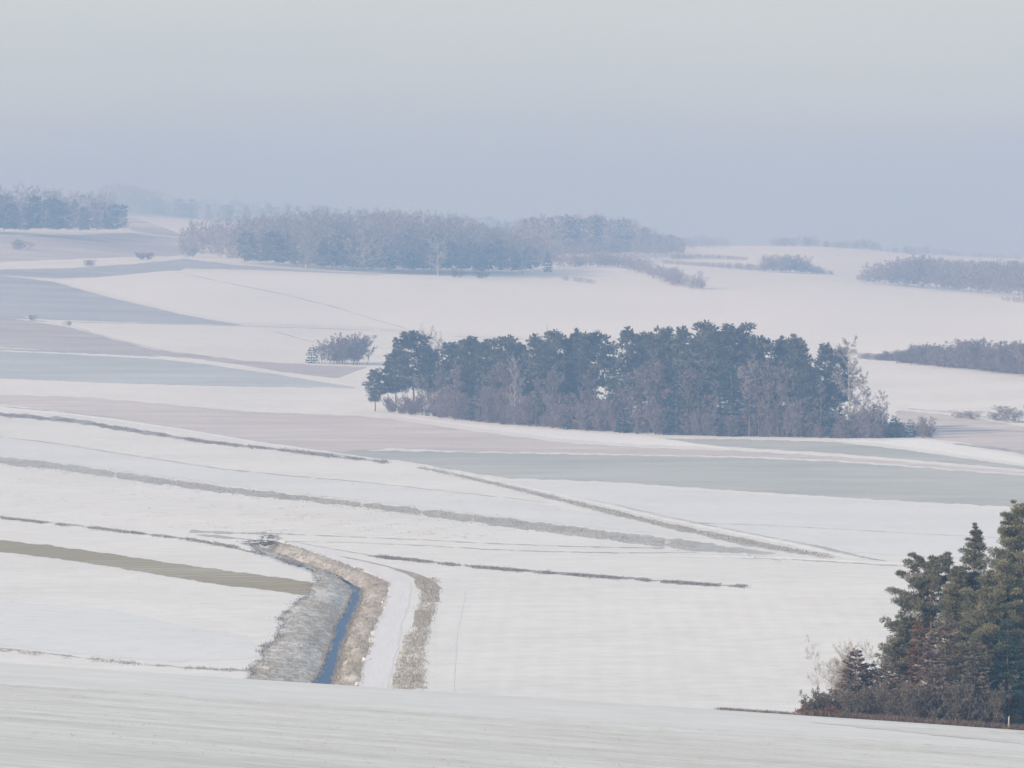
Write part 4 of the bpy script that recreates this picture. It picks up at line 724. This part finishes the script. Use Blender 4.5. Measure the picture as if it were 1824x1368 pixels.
tufts('dry_grass', rim_pts(xs[0] - .1, 1300, 33, .32), .24, 5, .055, 'grass_grey', 'grey grass fringe along the outer rim of the left ditch bank', 33, .2)
tufts('dry_grass', rim_pts(xs[3] + .05, 900, 34, .18), .24, 5, .05, 'grass', 'dry grass fringe between the ditch bank and the track', 34, .15)
def line_pts(pts, th, n, seed, dmin=450.0, clumpy=0.0):
    r = np.random.default_rng(seed); p = np.array(pts, float); X = r.uniform(p[0, 0], p[-1, 0], n)
    if clumpy: X = X[(np.sin(X * .11 + 1.3) + np.sin(X * .037) + r.normal(0, .5, n)) > clumpy - 1]
    return at(X, np.interp(X, p[:, 0], p[:, 1]) + r.normal(0, th, len(X)), dmin)
tufts('dry_grass', line_pts([(660,991),(690,994),(850,1011),(1000,1023),(1240,1041),(1330,1046)], 1.2, 2600, 5, clumpy=.75), .30, 5, .08, 'grass_grey', 'dark dry weeds along the valley lane', 5, .3)
tufts('dry_grass', line_pts([(0,739),(130,750),(200,762),(360,787),(500,802),(690,824)], 1.6, 2200, 6, clumpy=.4), .32, 5, .11, 'grass_grey', 'dark dry weeds on the diagonal verge', 6, .4)
tufts('dry_grass', line_pts([(0,923),(130,937),(250,951),(340,962),(430,978),(540,1008)], 1.2, 1300, 7, clumpy=.6), .30, 5, .08, 'grass_grey', 'ragged weeds from the left edge to the ditch', 7, .3)
tufts('dry_grass', line_pts([(0,822),(200,846),(400,873),(640,900),(900,931),(1240,974)], 4, 2600, 8), .22, 4, .09, 'grass', 'dry grass on the broad grey verge', 8, .4)
tufts('dry_grass', line_pts([(745,832),(900,866),(1060,905),(1184,935),(1330,966),(1480,993)], 2, 1800, 9), .24, 4, .09, 'grass', 'dry grass below the diagonal snow track', 9, .4)
tufts('dry_grass', line_pts([(0,1158),(110,1169),(300,1188),(450,1196)], 2, 420, 10, clumpy=.9), .16, 5, .06, 'grass_grey', 'broken grass line at the foot of the near slope', 10, .25)
def lane_pts(x0, x1, y0, y1, n, seed):
    r = np.random.default_rng(seed); f = r.uniform(0, 1, n); y = y0 + (y1 - y0) * f
    return at(np.interp(y, [1030, 1050, 1080, 1120, 1160, 1225], x0) + r.uniform(0, 1, n) * (np.interp(y, [1030, 1050, 1080, 1120, 1160, 1225], x1) - np.interp(y, [1030, 1050, 1080, 1120, 1160, 1225], x0)), y, 455)
tufts('dry_grass', lane_pts([742, 750, 748, 738, 718, 702], [776, 785, 775, 764, 757, 756], 1030, 1228, 900, 12), .38, 5, .06, 'grass', 'dry grass on the verge right of the ditch track', 12, .25)
r_ = np.random.default_rng(13)
def slope_pts(px0, px1, n, dlo, dhi, seed):
    r = np.random.default_rng(seed); d = r.uniform(dlo, dhi, n); x = (r.uniform(px0, px1, n) - 912) / F * d; return np.stack([x, d, zt(x, d)], 1)
tufts('dry_grass', slope_pts(1425, 1990, 2400, 333, 338, 14), .38, 6, .03, 'grass_red', 'russet grass fringe at the foot of the near trees', 14, .15)
tufts('dry_grass', slope_pts(1280, 1425, 300, 333.5, 335, 15), .2, 6, .03, 'grass_grey', 'dark grass fringe on the brow left of the near trees', 15, .2)
sp_ = slope_pts(-120, 1950, 1800, 195, 320, 16); spy = HY + (HC - sp_[:, 2]) / sp_[:, 1] * F; spx = 912 + sp_[:, 0] / sp_[:, 1] * F
sp_ = sp_[spy > np.interp(spx, [-500, 0, 440, 900, 1400, 1824, 2400], [1180, 1219, 1246, 1278, 1308, 1339, 1378])]
tufts('dry_grass', sp_, .10, 5, .02, 'grass', 'stubble stalks poking through the snow on the near slope', 16, .12)
def area_pts(x0, x1, top, bot, n, seed, dmin=455.0):
    r = np.random.default_rng(seed); X = r.uniform(x0, x1, n); f = r.uniform(0, 1, n)
    a = np.interp(X, [p[0] for p in top], [p[1] for p in top]); b = np.interp(X, [p[0] for p in bot], [p[1] for p in bot]); Y = a + (b - a) * f
    keep = (np.sin(X * .05 + Y * .3) + np.sin(X * .023 - Y * .17 + 1) + r.normal(0, .6, n)) > .3
    return at(X[keep], Y[keep], dmin)
tufts('dry_stalks', area_pts(-60, 900, [(0,834),(400,884),(900,944)], [(0,918),(300,944),(900,962)], 1500, 41), .16, 4, .09, 'grass', 'scattered stalks and clods in the snow above the ditch', 41, .35)
tufts('dry_stalks', area_pts(-60, 560, [(0,992),(300,1036),(540,1070)], [(0,1150),(300,1180),(460,1180)], 700, 42), .12, 4, .06, 'grass', 'scattered stalks in the snow left of the ditch', 42, .3)
tufts('dry_stalks', area_pts(800, 1600, [(800,1030),(1600,1070)], [(800,1225),(1600,1270)], 700, 43), .10, 4, .05, 'grass', 'scattered stalks in the sown field', 43, .3)
tufts('dry_stalks', area_pts(-60, 1400, [(0,755),(690,835),(1400,1000)], [(0,806),(640,888),(1400,1002)], 700, 44), .15, 4, .10, 'grass', 'scattered stalks in the snow below the diagonal verge', 44, .4)
# brushwood heap by the culvert: a tangle of cut branches
br = np.random.default_rng(17); pc = at1(472, 970); k = 120
P0 = pc + np.stack([br.normal(0, .95, k), br.normal(0, 2.5, k), np.abs(br.normal(.15, .18, k))], 1); D_ = np.stack([br.normal(0, 1, k), br.normal(0, 1, k), br.normal(.05, .12, k)], 1)
v, q = segs(P0, P0 + D_ * br.uniform(.3, .8, k)[:, None], .06, .02, 4); g = Geo(); g.add(v, q, br.uniform(0, .5, 1)[0])
tag(obj('brushwood_heap', g.mesh('brushwood_heap', M['bush_dark'])), 'dark heap of cut brushwood beside the culvert at the ditch head', 'brushwood', kind='stuff')
pc = at1(480, 961); g = Geo(); k = 36
P0 = pc + np.stack([br.normal(0, .6, k), br.normal(0, 1.2, k), np.abs(br.normal(.3, .25, k))], 1); D_ = np.stack([br.normal(0, 1, k), br.normal(0, 1, k), br.normal(.3, .3, k)], 1)
v, q = segs(P0, P0 + D_ * br.uniform(.2, .5, k)[:, None], .05, .02, 4); g.add(v, q, .2)
tag(obj('brushwood_heap', g.mesh('brushwood_heap', M['bush_dark'])), 'smaller heap of branches just above the large brushwood heap', 'brushwood', kind='stuff')

# ------------------------------------------------------------------ haze
hb = np.array([(x, y, z) for z in (-6, 140) for y in (-320, 11800) for x in (-6600, 6600)], float)
hq = [[0, 2, 3, 1], [4, 5, 7, 6], [0, 1, 5, 4], [2, 6, 7, 3], [0, 4, 6, 2], [1, 3, 7, 5]]
hm, ht = mat('winter_haze'); ho = ht.nodes.new('ShaderNodeOutputMaterial'); hv = ht.nodes.new('ShaderNodeVolumePrincipled')
hv.inputs['Color'].default_value = (0.245, 0.41, 0.665, 1); hv.inputs['Absorption Color'].default_value = (0.40, 0.162, 0.0, 1); hv.inputs['Density'].default_value = 4.2e-4; hv.inputs['Anisotropy'].default_value = 0.0
ht.links.new(hv.outputs[0], ho.inputs['Volume']); hm.cycles.homogeneous_volume = True
tag(obj('haze', make_mesh('haze', hb, hq, hm)), 'pale blue winter haze over the whole valley', 'haze', kind='stuff')
